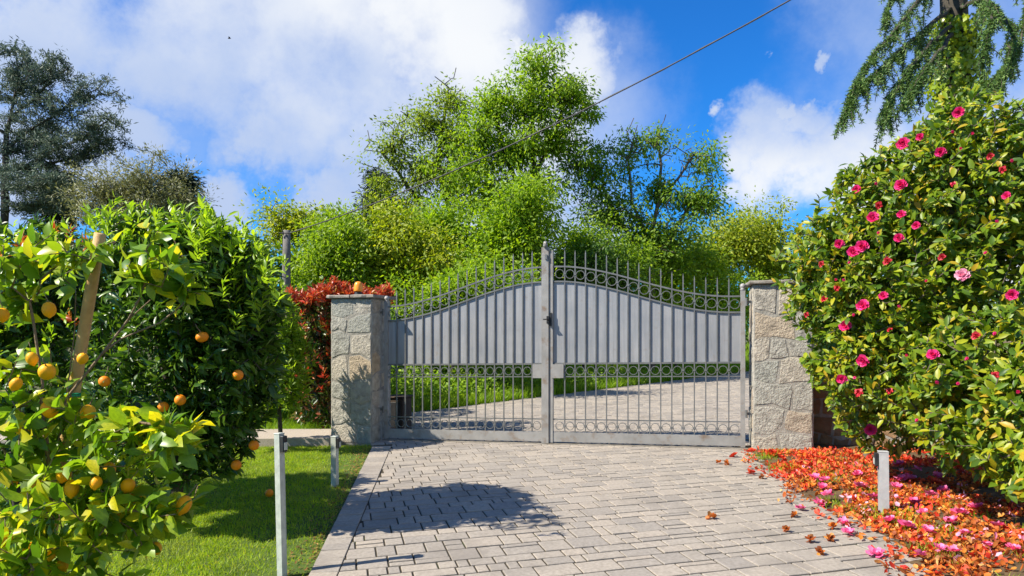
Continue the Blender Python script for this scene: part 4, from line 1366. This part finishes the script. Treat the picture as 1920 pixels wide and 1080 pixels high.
def sphere_mesh(name, mat, prof, n=16):
    m = MB(); m.lathe((0, 0, 0), prof, n); return m.mesh(name, mat, True)
OR_PROF = [(.002, -.034), (.012, -.0325), (.022, -.027), (.030, -.018), (.0345, -.006), (.0345, .006), (.030, .018), (.022, .027), (.012, .0325), (.004, .034), (.001, .0325)]
ORANGE = sphere_mesh('orange', M['orange'], OR_PROF)
LE_PROF = [(.001, -.050), (.005, -.049), (.0085, -.044), (.014, -.040), (.024, -.031), (.031, -.017), (.0335, 0), (.031, .016), (.024, .029), (.014, .037), (.006, .040), (.001, .040)]
LEMON = sphere_mesh('lemon', M['lemon'], LE_PROF)

Yo = 4.9
ob = np.array([-2.42, Yo, float(gz(-2.42, Yo))])
oroot = empty('orange_tree', ob, 'dark green orange tree with small oranges behind the lemon tree', 'tree')
OE = [el(395, 560, 130, 150, Yo, .62), el(330, 480, 130, 88, Yo + .1, .6), el(428, 700, 98, 130, Yo - .05, .5), el(300, 680, 150, 170, Yo + .1, .62), el(455, 590, 72, 120, Yo + .1, .45), el(350, 830, 120, 80, Yo + .05, .5)]
cnt_ = [330, 230, 270, 300, 150, 190]
tips = np.concatenate([in_ellipsoid(e, n, 4.5) for e, n in zip(OE, cnt_)])
tips = tips[tips[:, 2] > .26]
near_plant(oroot, ob, [line(ob, ob + np.array([.02, 0, .4]), ob + np.array([-.05, 0, .75])), [ob + np.array([-.05, 0, .75]), P(300, 520, Yo)], [ob + np.array([-.05, 0, .75]), P(410, 560, Yo)], [ob + np.array([0, 0, .45]), P(450, 690, Yo)]],
           tips, M['orange_leaf'], 13, .095, .030, M['bark_dark'], 300, .3, .003, .3, .06, 1.0, .16, hang=.25)
# pale young shoots over the top of it
st = []
for px, py in [(190, 410), (235, 400), (290, 398), (330, 395), (365, 405), (405, 400), (430, 420), (460, 440), (330, 440), (270, 440), (380, 455), (440, 480), (300, 490), (485, 470), (505, 500), (410, 520), (360, 540), (460, 560), (225, 445), (390, 430), (520, 540)]:
    for k in range(6):
        st.append(P(px + RNG.normal() * 16, py + RNG.normal() * 13, Yo - .25 + RNG.normal() * .2))
st = np.array(st)
O, X, N, Ls, Ws = twig_leaves(st, unit(np.tile([0, 0, 1.0], (len(st), 1)) + rand_unit(len(st)) * .35), 13, .075, .022, .65, .13)
tag(link('young_shoots', scatter_mesh('young_shoots', (T_NEAR_V, T_NEAR_F), O - ob, X, N, Ls, Ws, M['shoot_leaf']), oroot), 'bunch of pale yellow green young leaves', kind='stuff')
for px, py in [(379, 632), (446, 703), (338, 750), (306, 763), (476, 835), (443, 872), (196, 715)]:
    t = front_of(OE, px, py) or (Yo - .45)
    p = P(px, py, min(t - .03, Yo - .2))
    o = link('orange', ORANGE, oroot, p - ob, (random.uniform(-.4, .4), random.uniform(-.4, .4), random.uniform(0, 6)))
    if (px, py) == (379, 632): o.scale = (1.15, 1.0, .95)
g = G(505, 932)
tag(link('fallen_orange', ORANGE, None, g + np.array([0, 0, .034]), (.6, .9, 0)), 'single orange lying on the lawn by the tall post', 'orange')

# ---- shrub filling the left edge behind the lemon
Ys = 5.6
sb = np.array([-4.05, Ys, float(gz(-4.05, Ys))])
sroot = empty('laurel_shrub', sb, 'big leafy shrub with reddish new tips at the left edge', 'shrub')
SE = [el(70, 520, 130, 105, Ys, .7), el(-60, 560, 140, 140, Ys, .7), el(110, 660, 130, 160, Ys, .6), el(-20, 760, 160, 170, Ys, .6), el(150, 820, 110, 100, Ys - .2, .4)]
tips = np.concatenate([in_ellipsoid(e, n, 4.5) for e, n in zip(SE, [230, 150, 220, 180, 110])])
tips = tips[tips[:, 2] > .2]
near_plant(sroot, sb, [line(sb, sb + np.array([0, 0, .7])), [sb + np.array([0, 0, .5]), P(90, 560, Ys)], [sb + np.array([0, 0, .5]), P(-40, 600, Ys)]], tips, M['orange_leaf'], 12, .105, .034, M['bark_dark'], 150, .3, .003, .3, .05, 1.0, .16, hang=.15)
st = []
for px, py in [(20, 430), (40, 440), (95, 428), (105, 440), (60, 450), (130, 420), (15, 480), (70, 470), (160, 440), (110, 480), (30, 560), (10, 600), (90, 610), (120, 590)]:
    for k in range(2): st.append(P(px + RNG.normal() * 8, py + RNG.normal() * 8, Ys - .75 + RNG.normal() * .15))
st = np.array(st)
O, X, N, Ls, Ws = twig_leaves(st, unit(np.tile([0, 0, 1.0], (len(st), 1)) + rand_unit(len(st)) * .35), 9, .07, .024, .65, .10)
kk = np.repeat(RNG.random(len(st)) < .4, 9)
tag(link('red_tips', scatter_mesh('red_tips', (T_NEAR_V, T_NEAR_F), O[kk] - sb, X[kk], N[kk], Ls[kk], Ws[kk], M['red_shoot']), sroot), 'reddish orange new leaves', kind='stuff')
tag(link('young_shoots', scatter_mesh('young_shoots', (T_NEAR_V, T_NEAR_F), O[~kk] - sb, X[~kk], N[~kk], Ls[~kk], Ws[~kk], M['shoot_leaf']), sroot), 'bunch of pale young leaves', kind='stuff')

# ---- lemon tree, close to the camera
Yl = 2.55
lb = np.array([-1.72, Yl, float(gz(-1.72, Yl))])
lroot = empty('lemon_tree', lb, 'lemon tree laden with yellow orange lemons in the left foreground', 'tree')
fork = P(95, 900, Yl)
tr = [line(lb, P(100, 1130, Yl), fork),
      [fork, P(130, 740, Yl), P(190, 665, Yl - .02), P(240, 600, Yl - .04), P(285, 560, Yl - .06)], [P(190, 665, Yl - .02), P(225, 636, Yl + .02), P(300, 605, Yl), P(345, 570, Yl - .02)],
      [P(240, 600, Yl - .04), P(262, 560, Yl - .1), P(272, 530, Yl - .12)],
      [fork, P(128, 720, Yl + .05), P(140, 620, Yl + .05), P(142, 555, Yl + .04)], [fork, P(80, 720, Yl - .05), P(62, 600, Yl - .05), P(55, 565, Yl - .05)],
      [fork, P(40, 780, Yl), P(10, 690, Yl), P(-30, 620, Yl)], [fork, P(160, 850, Yl - .1), P(240, 790, Yl - .15), P(320, 800, Yl - .18)], [fork, P(30, 880, Yl - .1), P(-20, 800, Yl - .1)],
      [fork, P(130, 960, Yl - .1), P(200, 950, Yl - .2), P(270, 960, Yl - .2)]]
LE_ = [(el(75, 490, 90, 62, Yl, .25), 22), (el(25, 560, 50, 70, Yl, .25), 12), (el(300, 500, 46, 38, Yl - .05, .18), 17), (el(345, 545, 36, 30, Yl, .14), 7), (el(235, 480, 60, 30, Yl, .2), 4), (el(312, 445, 20, 14, Yl, .1), 3),
       (el(40, 690, 70, 60, Yl, .3), 15), (el(120, 770, 80, 50, Yl, .28), 17), (el(280, 815, 90, 42, Yl - .1, .22), 30), (el(340, 820, 38, 34, Yl - .15, .15), 14), (el(60, 850, 90, 70, Yl - .05, .3), 32), (el(180, 900, 110, 60, Yl - .1, .3), 36),
       (el(60, 990, 110, 80, Yl - .1, .3), 36), (el(240, 985, 105, 50, Yl - .1, .25), 36), (el(330, 940, 40, 50, Yl - .1, .2), 10), (el(120, 1090, 160, 70, Yl - .1, .3), 44), (el(-70, 760, 60, 260, Yl, .4), 22)]
tips = np.concatenate([in_ellipsoid(e, n, 2.6) for e, n in LE_])
near_plant(lroot, lb, tr, tips, M['lemon_leaf'], 6, .080, .043, M['bark_tan'], 300, .12, .0019, .3, .03, 1.0, .09, fold=.3, expo=2.6, hang=.1)
LEMONS = [(88, 697), (44, 801), (92, 768), (165, 774), (92, 580), (345, 946), (8, 1010), (117, 1060), (96, 1040), (120, 888), (72, 905), (254, 928), (215, 965), (60, 672), (240, 910), (180, 905), (292, 1028), (30, 720),
          (20, 900), (155, 672), (5, 590), (55, 1030), (135, 915), (205, 880)]
for i, (px, py) in enumerate(LEMONS):
    p = P(px, py, Yl - .22 + .16 * random.random())
    o = link('lemon', LEMON, lroot, p - lb, (random.uniform(-.5, .5), random.uniform(-.5, .5), random.uniform(0, 6)))
    s = random.uniform(.62, .80) * (0.82 if i in (7, 8, 13, 15, 17, 19, 20) else 1); o.scale = (s, s, s * random.uniform(.85, 1.08))
STALK = MB(); STALK.tube([(0, 0, .036), (.003, .002, .052), (.010, .004, .072), (.013, .010, .10)], [.004, .0024, .002, .0018], 5)
STALK = STALK.mesh('stalk', M['bark_tan'], True)
for o in [c for c in lroot.children if c.name.startswith('lemon')] + [c for c in oroot.children if c.name.startswith('orange')]:
    k = link('stalk', STALK, o)
    if o.name.startswith('orange'): k.location = (0, 0, -.004)
# its stake
s0 = P(128, 800, Yl + .12); s1 = P(188, 438, Yl + .02)
dirn = unit(s1 - s0); foot = s0 - dirn * (s0[2] / dirn[2])
root = empty('stake', foot, 'tan round wooden stake tied to the lemon tree', 'stake')
m = MB(foot); pts = [foot - dirn * .1 + (s1 - foot + dirn * .1) * (k / 10) for k in range(11)]
m.tube(pts, [.0245 - .0004 * k for k in range(11)], 14); m.build('shaft', M['stake'], root, True)
m = MB(foot); q = P(140, 745, Yl + .05)
m.tube([q + np.array([.030 * math.cos(a), .030 * math.sin(a), .004 * a / 3]) for a in np.linspace(0, 12, 30)], .004, 5); m.build('tie', surf_mat('green_tie', [(.3, (.02, .25, .12)), (.7, (.03, .32, .16))], 20, .5, 0, 0), root)

# ------------------------------------------------------------------ photinia hedge and bright shrub by the left pillar
def leafy_bush(name, label, base, E, cnts, mat, per, L, W, cat='shrub', bias=5, zmin=.1, group=None, tmpl=None, up=.3, hang=.1, n_ind=0):
    root = empty(name, base, label, cat, group)
    tips = np.concatenate([in_ellipsoid(e, n, bias) for e, n in zip(E, cnts)])
    tips = tips[tips[:, 2] > zmin]
    b = np.array(base)
    A, B, rA, rB, td = grow([line(b, b * .6 + np.array(E[0][0]) * .4)], tips, .3, up, 0, .003, max_r=.05)
    link('trunk', wood_mesh('trunk', A - b, B - b, rA, rB, M['bark_dark'], 4), root)
    td = unit(td + np.array([0, 0, -hang]))
    O, X, N, Ls, Ws = twig_leaves(tips, td, per, L, W, 1.0, .14)
    return root, O, X, N, Ls, Ws
b = gpt(600, 9.75)
hb = np.array([-2.55, 9.75, float(gz(-2.55, 9.75))])
HE = [el(600, 640, 75, 100, 9.75, .35), el(660, 640, 60, 95, 9.85, .3), el(590, 740, 60, 60, 9.7, .3)]
root, O, X, N, Ls, Ws = leafy_bush('photinia_hedge', 'photinia hedge with red new leaves behind the left pillar', hb, HE, [420, 200, 150], M['photinia_dark'], 10, .10, .035)
top = O[:, 2] > 1.86 + .06 * np.sin(O[:, 0] * 9)
T_ = (T_FAR_V, T_FAR_F)
link('crown', scatter_mesh('crown', T_, O[~top] - hb, X[~top], N[~top], Ls[~top], Ws[~top], M['photinia_dark']), root)
n = 240
tt = np.stack([RNG.uniform(-3.15, -1.72, n), 9.65 + RNG.normal(size=n) * .18, 1.95 + RNG.normal(size=n) * .05], axis=1)
tt[:, 2] += -.05 * np.abs(tt[:, 0] + 2.5) + .05 * np.sin(tt[:, 0] * 7) + .03 * np.sin(tt[:, 0] * 17)
tt2 = np.stack([RNG.uniform(-3.1, -2.5, 26), 9.45 + RNG.normal(size=26) * .1, RNG.uniform(.6, 1.7, 26)], axis=1)
tt = np.concatenate([tt, tt2])
O, X, N, Ls, Ws = twig_leaves(tt, unit(np.tile([0, 0, 1.0], (len(tt), 1)) + rand_unit(len(tt)) * .4), 11, .10, .034, .7, .12)
tag(link('red_leaves', scatter_mesh('red_leaves', T_, O - hb, X, N, Ls, Ws, M['photinia_red']), root), 'glossy red new leaves along the top', kind='stuff')

db = np.array([-3.0, 11.3, float(gz(-3.0, 11.3))])
DE = [(np.array([-2.95, 11.3, 1.15]), np.array([.7, .9, .95])), (np.array([-3.3, 12.2, 1.3]), np.array([.8, .8, 1.0])), (np.array([-2.6, 10.9, .8]), np.array([.45, .6, .6]))]
root, O, X, N, Ls, Ws = leafy_bush('leafy_bush', 'shady dark green shrub seen through the left end of the gate', db, DE, [260, 200, 120], M['dark_leaf'], 11, .11, .042, group=BG)
link('crown', scatter_mesh('crown', T_, O - db, X, N, Ls, Ws, M['dark_leaf']), root)

bb = np.array([-2.75, 8.15, float(gz(-2.75, 8.15))])
BE = [el(515, 630, 50, 90, 8.15, .45), el(545, 690, 38, 80, 8.05, .35), el(460, 700, 70, 100, 8.2, .4)]
root, O, X, N, Ls, Ws = leafy_bush('bright_shrub', 'yellow green shrub between the orange tree and the red hedge', bb, BE, [260, 170, 120], M['bright_leaf'], 11, .09, .03, zmin=.25)
link('crown', scatter_mesh('crown', T_, O - bb, X, N, Ls, Ws, M['bright_leaf']), root)
# shrubs that close the view further left, behind the path
for px, Y, lab, mt in [(430, 10.6, 'dark evergreen shrub behind the path and the orange tree', 'dark_leaf'), (250, 11.0, 'mid green shrub below the olive tree', 'ash_leaf'), (60, 11.2, 'mid green shrub below the cedar', 'ash_leaf')]:
    bq = gpt(px, Y)
    E = [el(px, 560, 110, 90, Y, .6), el(px + 40, 650, 120, 90, Y, .6)]
    root, O, X, N, Ls, Ws = leafy_bush('leafy_bush', lab, bq, E, [200, 160], M[mt], 12, .12, .045, group='trees at the far left')
    link('crown', scatter_mesh('crown', T_, O - bq, X, N, Ls, Ws, M[mt]), root)

# ------------------------------------------------------------------ camellia
Yc = 5.4
cb = G(1622, 864); cb[2] = float(gz(cb[0], cb[1]))
croot = empty('camellia_bush', cb, 'big camellia bush covered in pink blooms on the right', 'bush')
def E3(x, y, z, rx, ry, rz): return (np.array([x, y, z]), np.array([rx, ry, rz]))
CE = [E3(3.75, 5.6, 1.55, 1.30, 1.15, 1.15), E3(3.65, 5.55, 2.35, .95, .85, .72), E3(3.62, 5.4, 2.86, .42, .42, .40), E3(3.0, 5.55, 1.75, .66, .8, .62), E3(3.05, 5.5, 1.15, .62, .8, .55), E3(4.4, 5.5, 2.5, .8, .8, .6),
      E3(3.35, 4.55, .95, .72, .62, .62), E3(3.3, 3.9, .80, .62, .55, .52), E3(3.0, 3.35, .60, .42, .42, .34), E3(4.1, 5.2, .9, 1.0, 1.0, .7), E3(2.60, 5.7, 1.85, .40, .45, .5), E3(3.0, 5.6, 2.35, .48, .5, .40), E3(3.3, 6.0, .75, .5, .5, .48), E3(4.2, 5.1, 1.7, .9, .7, .7)]
cn = [1150, 800, 230, 560, 450, 560, 520, 480, 230, 300, 170, 200, 170, 420]
tips = np.concatenate([in_ellipsoid(e, n, 5.0) for e, n in zip(CE, cn)])
tips = tips[tips[:, 2] > .22]
pj = 960 + F * tips[:, 0] / tips[:, 1]
tips = tips[pj < 2080]
lean = P(1640, 806, cb[1] - .02)
near_plant(croot, cb, [line(cb, lean, np.array([3.6, 6.3, 1.0]), np.array([3.7, 5.9, 1.7]), np.array([3.65, 5.6, 2.7])), [np.array([3.6, 6.3, 1.0]), np.array([3.0, 5.6, 1.6])], [lean, np.array([3.5, 5.2, .8]), np.array([3.3, 4.2, .8])], [np.array([3.6, 6.3, 1.0]), np.array([4.3, 5.4, 1.6])]],
           tips, M['camellia_leaf'], 10, .074, .034, M['bark'], 300, .3, .003, .3, .038, .95, .13, fold=.3)

def flower_mesh(name, mat, rings, size, open_=.6, seed=1, wilt=0.0):
    rr = np.random.default_rng(seed)
    O = []; X = []; N = []; L = []; W = []
    for (n, r0, elev, ln) in rings:
        ph = rr.random() * 6
        for k in range(n):
            a = ph + 2 * math.pi * k / n + rr.normal() * .12
            e = elev + rr.normal() * (.12 + wilt)
            d = np.array([math.cos(a) * math.cos(e), math.sin(a) * math.cos(e), math.sin(e)])
            O.append(np.array([math.cos(a) * r0, math.sin(a) * r0, 0]) * size)
            X.append(d); N.append(np.array([-math.cos(a) * math.sin(e), -math.sin(a) * math.sin(e), math.cos(e)]) + rr.normal(size=3) * (.1 + wilt))
            L.append(ln * size * rr.uniform(.85, 1.12)); W.append(ln * size * rr.uniform(.75, 1.0))
    return scatter_mesh(name, (T_PETAL_V, T_PETAL_F), np.array(O), np.array(X), np.array(N), np.array(L), np.array(W), mat)
FULL = [(10, .10, .0, .92), (9, .10, .32, .86), (8, .08, .65, .74), (7, .06, .95, .62), (5, .03, 1.25, .5)]
FLAT = [(8, .05, .10, 1.0), (6, .04, .35, .75), (5, .02, .7, .5)]
FL_MAG = [flower_mesh('flower', M['petal_magenta'], FULL, .062, seed=s) for s in (1, 2)]
FL_PINK = [flower_mesh('flower', M['petal_lightpink'], FULL, .066, seed=3)]
FL_RED = [flower_mesh('flower', M['petal_crimson'], FLAT, .055, seed=s, wilt=.3) for s in (4, 5)]
BLOOMS = [(1797, 211, 'm'), (1725, 257, 'm'), (1693, 270, 'm'), (1763, 285, 'm'), (1606, 355, 'm'), (1689, 347, 'm'), (1887, 367, 'm'), (1880, 318, 'r'), (1857, 293, 'r'), (1648, 385, 'r'), (1636, 408, 'm'), (1685, 446, 'm'), (1718, 423, 'm'),
          (1573, 457, 'm'), (1599, 473, 'm'), (1616, 462, 'm'), (1664, 490, 'r'), (1805, 516, 'p'), (1656, 555, 'm'), (1570, 540, 'r'), (1618, 573, 'm'), (1512, 590, 'r'), (1585, 612, 'm'), (1668, 618, 'r'), (1619, 676, 'm'), (1578, 710, 'm'), (1897, 553, 'm'),
          (1749, 665, 'm'), (1632, 806, 'm'), (1668, 733, 'r'), (1766, 482, 'r'), (1866, 704, 'r'), (1545, 561, 'r'), (1610, 736, 'r'), (1690, 402, 'm'), (1787, 345, 'r'), (1830, 630, 'r'), (1540, 495, 'r')]
for i, (px, py, k) in enumerate(BLOOMS):
    t = front_of(CE, px, py)
    if t is None: t = 5.2
    p = P(px, py, t - .03 + random.random() * .06)
    lst = {'m': FL_MAG, 'p': FL_PINK, 'r': FL_RED}[k]
    d = unit(np.array([0, 0, CAM_H]) - p + np.array([-1.2, -.4, .8]) * 1.5 + RNG.normal(size=3) * 1.6)
    q = Vector(d).to_track_quat('Z', 'Y').to_euler()
    o = link('flower', lst[i % len(lst)], croot, p - cb, q)
    s = random.uniform(.40, .74) * (1.45 if k == 'p' else 1) * (.75 if k == 'r' else 1) * min(1, t / 4.6); o.scale = (s, s, s)
    if k == 'p': o['label'] = 'large pale pink bloom'

BUD = flower_mesh('bud', M['petal_magenta'], [(5, .12, 1.25, .62), (4, .05, 1.4, .7)], .034, seed=9)
for i in range(26):
    px, py = random.uniform(1520, 1910), random.uniform(240, 800)
    t = front_of(CE, px, py)
    if t is None: continue
    p = P(px, py, t - .01)
    o = link('bud', BUD, croot, p - cb, Vector((random.uniform(-1, .3), random.uniform(-1, 0), random.uniform(.2, 1))).to_track_quat('Z', 'Y').to_euler())

# ------------------------------------------------------------------ fallen petals in the bed
def bed_z(x, y): return gz(x, y) + .012
def in_bed(n):
    out = []
    while len(out) < n:
        y = random.uniform(2.6, 7.45); x = random.uniform(1.9, 5.2)
        xr = x_right(y)
        d = x - xr
        if d < -.45: continue
        p = 1.0 if d > .05 else math.exp((d - .05) / .10) * .9
        gate_gap = 1.0 if y < 7.1 or x > 2.72 else .25
        hole = .5 + .5 * math.sin(x * 4.1 + 1.3 * math.sin(y * 2.7)) * math.sin(y * 3.7 + .6)
        if hole < .28 and d > 0: p *= .10
        if random.random() < p * gate_gap: out.append((x, y))
    return np.array(out)
def petal_carpet(n_fl, per, mat, sel, label, size=.036):
    C = in_bed(n_fl); C = C[sel(C[:, 0], C[:, 1])]
    n = len(C) * per
    cc = np.repeat(C, per, axis=0) + RNG.normal(size=(n, 2)) * .035
    z = bed_z(cc[:, 0], cc[:, 1]) + RNG.random(n) * .026 * np.clip((cc[:, 0] - 2.2) * 2, .2, 1)
    O = np.stack([cc[:, 0], cc[:, 1], z], axis=1)
    X = unit(rand_unit(n) * np.array([1, 1, .55]) + np.array([0, 0, .08])); N = unit(rand_unit(n) * .7 + np.array([-.2, -.1, .8]))
    o = link('fallen_petals', scatter_mesh('fallen_petals', (T_PETAL_V, T_PETAL_F), O, X, N, RNG.uniform(.4, 1.3, n) * size, RNG.uniform(.35, .95, n) * size, mat))
    tag(o, label, 'petals', kind='stuff')
rsel = np.random.default_rng(77)
petal_carpet(3300, 8, M['petal_orange'], lambda x, y: rsel.random(len(x)) < np.where(y > 6.0, .55, .93), 'carpet of withered orange brown petals below the camellia')
petal_carpet(2200, 7, M['petal_red'], lambda x, y: rsel.random(len(x)) < np.where(y > 6.0, .9, .30), 'fresher red petals lying round the foot of the camellia', .040)
petal_carpet(700, 6, M['petal_lightpink'], lambda x, y: rsel.random(len(x)) < np.where((y < 5.6) & (x > 2.5), .5, .10), 'loose pale pink petals scattered through the orange ones', .038)

FB_PINK = [flower_mesh('fallen_bloom', M['petal_pink'], FLAT, .055, seed=s, wilt=.15) for s in (11, 12, 13)]
FB_RED = [flower_mesh('fallen_bloom', M['petal_red'], FLAT, .055, seed=s, wilt=.3) for s in (14, 15)]
FB_OR = [flower_mesh('fallen_bloom', M['petal_orange'], FLAT, .052, seed=s, wilt=.45) for s in (16, 17, 18)]
ORD = 'first second third fourth fifth sixth seventh eighth ninth tenth eleventh twelfth thirteenth fourteenth fifteenth sixteenth seventeenth eighteenth nineteenth twentieth'.split()
ORD += ['twenty-' + q for q in ORD[:9]] + ['thirtieth'] + ['thirty-' + q for q in ORD[:9]]
def bloom(px, py, kind, label, group=None, s=1.0):
    g = G(px, py); lst = {'p': FB_PINK, 'r': FB_RED, 'o': FB_OR}[kind]
    lift = .016 if g[0] < x_right(g[1]) else .05
    o = link('fallen_bloom', random.choice(lst), None, (g[0], g[1], float(gz(g[0], g[1])) + lift), (random.uniform(-.3, .3), random.uniform(-.3, .3), random.uniform(0, 6)))
    k = s * random.uniform(.7, 1.0) * min(1, g[1] / 4.8); o.scale = (k, k, k)
    tag(o, label, 'flower', group)
bloom(1643, 1044, 'p', 'large bright pink bloom lying alone on the pavers at the petal edge', None, 1.35)
stray = [(1376, 857, 'r'), (1408, 889, 'r'), (1362, 872, 'o'), (1409, 855, 'r'), (1474, 997, 'o'), (1519, 1017, 'o'), (1537, 1040, 'o'), (1333, 973, 'o'), (1490, 970, 'o'), (1556, 1014, 'o'), (1562, 992, 'o'), (1582, 984, 'p'), (1348, 870, 'o'), (1428, 898, 'o')]
seen = {'r': 0, 'o': 0, 'p': 0}
for px, py, k in sorted(stray):
    w_ = ORD[seen[k]]; seen[k] += 1
    bloom(px, py, k, {'r': 'red withered bloom on the pavers near the right pillar, %s from the left' % w_, 'o': 'withered orange bloom alone on bare pavers, %s from the left' % w_, 'p': 'small pink bloom at the petal edge left of the pale bollard'}[k],
          {'r': 'red blooms on the pavers', 'o': 'orange blooms on the pavers', 'p': None}[k], .8 if k == 'o' else 1)
pinks = [(1527, 907), (1547, 912), (1552, 940), (1537, 948), (1500, 958), (1608, 900), (1636, 944), (1612, 924), (1590, 1004), (1690, 910), (1706, 908), (1680, 925), (1715, 955), (1730, 975), (1784, 992), (1740, 1010), (1725, 1056), (1770, 930), (1800, 975),
         (1720, 890), (1685, 880), (1760, 905), (1830, 965), (1810, 1015), (1852, 1038), (1762, 1045), (1790, 1050), (1745, 940), (1700, 1000), (1870, 1000), (1900, 1045), (1541, 925), (1668, 990)]
for i, (px, py) in enumerate(sorted(pinks)):
    bloom(px, py, 'p', 'pink bloom in the withered petal carpet, %s counting from the left' % ORD[i], 'pink blooms in the petal carpet')
reds = [(1450, 858), (1466, 868), (1590, 858), (1605, 866), (1570, 835), (1600, 838), (1640, 838), (1680, 850), (1760, 918), (1700, 870), (1545, 870), (1500, 880), (1642, 880)]
for i, (px, py) in enumerate(sorted(reds)):
    bloom(px, py, 'r', 'red bloom among petals by the camellia foot, %s counting from the left' % ORD[i], 'red blooms in the petal carpet', .9)

# ------------------------------------------------------------------ grass
def blades(name, label, xy, zf, L, W, mat, lean=.5, cat='grass', bend=1.0):
    n = len(xy)
    O = np.stack([xy[:, 0], xy[:, 1], zf(xy[:, 0], xy[:, 1])], axis=1)
    X = unit(rand_unit(n) * lean + np.array([0, 0, 1.0])); N = unit(rand_unit(n) * np.array([1, 1, .2]))
    o = link(name, scatter_mesh(name, (T_BLADE_V, T_BLADE_F), O, X, N, L, W, mat))
    tag(o, label, cat, kind='stuff')
n = 150000
y = 2.9 + 5.72 * RNG.random(n) ** 1.25
x = -4.6 + (np.array([xl_out(v) for v in y]) - .02 + 4.6) * RNG.random(n)
# thin towards the kerb
d = np.array([xl_out(v) for v in y]) - x
keep = (RNG.random(n) < np.clip(.22 + d * 1.6 + .35 * np.sin(x * 3 + y * 2.2), .12, 1))
xy = np.stack([x, y], axis=1)[keep]
blades('lawn_grass', 'short bright green lawn grass', xy, lambda a, b_: lawn_z(a, b_) - .003, RNG.uniform(.018, .042, len(xy)), RNG.uniform(.0035, .006, len(xy)), M['grass'], .75)
# litter of dry leaves along the kerb
n = 900
y = RNG.uniform(3.2, 8.5, n); x = np.array([xl_out(v) for v in y]) - np.abs(RNG.normal(size=n)) * .09 - .01
O = np.stack([x, y, lawn_z(x, y) + .012], axis=1)
tag(link('leaf_litter', scatter_mesh('leaf_litter', (T_FAR_V, T_FAR_F), O, unit(rand_unit(n) * np.array([1, 1, .3])), unit(rand_unit(n) * .4 + np.array([0, 0, 1])), RNG.uniform(.015, .035, n), .014, M['dry'])), 'dry brown leaf bits along the lawn edge', 'leaf litter', kind='stuff')
# bed grass tufts
tc_ = np.array([tuple(G(px, py)[:2]) for px, py in [(1440, 858), (1460, 852), (1480, 855), (1425, 862), (1470, 880), (1560, 945), (1650, 972), (1680, 968), (1700, 975), (1720, 985), (1660, 960), (1790, 1005), (1780, 960), (1540, 900), (1600, 960), (1750, 1030), (1690, 990), (1640, 930), (1745, 1000)]])
tc_ = np.concatenate([tc_, np.stack([RNG.uniform(2.45, 3.6, 30), RNG.uniform(3.4, 7.2, 30)], axis=1)])
tt = np.repeat(tc_, 50, axis=0) + RNG.normal(size=(len(tc_) * 50, 2)) * .06
blades('bed_grass', 'green grass tufts poking through the petals', tt, lambda a, b_: gz(a, b_), RNG.uniform(.04, .10, len(tt)), RNG.uniform(.004, .008, len(tt)), M['grass'], .7)
# grass behind the path
n = 9000
xy = np.stack([RNG.uniform(-6, -2.3, n), RNG.uniform(9.4, 10.2, n)], axis=1)
blades('verge_grass', 'grass verge along the far side of the path', xy, lambda a, b_: gz(a, b_) - .03, RNG.uniform(.06, .2, n), RNG.uniform(.006, .01, n), M['bank_grass'], .5)
# bank beyond the drive
n = 90000
t = RNG.uniform(-3, 24, n); dd = RNG.random(n) ** 1.6 * 7
xy = np.stack([ED_A[0] + ED_D[0] * t + ED_N[0] * dd, ED_A[1] + ED_D[1] * t + ED_N[1] * dd], axis=1)
blades('bank_grass', 'long bright grass on the bank beyond the gate', xy, lambda a, b_: gz(a, b_) - .06, RNG.uniform(.12, .34, n), RNG.uniform(.012, .024, n), M['bank_grass'], .5)
n = 1500
t = RNG.uniform(-2.5, 7, n); dd = .35 + RNG.random(n) ** 1.3 * 3.5
C = np.stack([ED_A[0] + ED_D[0] * t + ED_N[0] * dd, ED_A[1] + ED_D[1] * t + ED_N[1] * dd, 0 * t], axis=1)
C[:, 2] = gz(C[:, 0], C[:, 1]) + RNG.random(n) * (.25 + .16 * dd) * np.clip(1.2 - t * .09, .3, 1.2)
O, X, N, Ls, Ws = clump_leaves(C, 22, .20, .8, .2, .085, .55)
tag(link('undergrowth', scatter_mesh('undergrowth', (T_FAR_V, T_FAR_F), O, X, N, Ls, Ws, M['weed'])), 'leafy green undergrowth on the bank beyond the left gate leaf', 'undergrowth', kind='stuff')

# ------------------------------------------------------------------ a bird far up
bp = P(430, 72, 55.0)
root = empty('bird', bp, 'tiny dark bird high in the sky at the left', 'bird')
m = MB(bp); m.lathe(bp, [(.004, -.13), (.03, -.08), (.04, 0), (.03, .07), (.02, .10), (.004, .14)], 8, (.9, .2, .1)); m.build('body', M['dark'], root, True)
for s in (-1, 1):
    m = MB(bp); u = np.array([.2, -.95 * s * .3, .6]); w = np.array([.9, .2, .1])
    V = [bp - w * .06, bp + w * .06, bp + u * .16 + w * .03, bp + u * .2 - np.array([.1, 0, -.02])]
    m.add(V + [v + np.array([0, .008, 0]) for v in V], [(0, 1, 2, 3), (7, 6, 5, 4), (0, 4, 5, 1), (1, 5, 6, 2), (2, 6, 7, 3), (3, 7, 4, 0)]); m.build('wing', M['dark'], root)
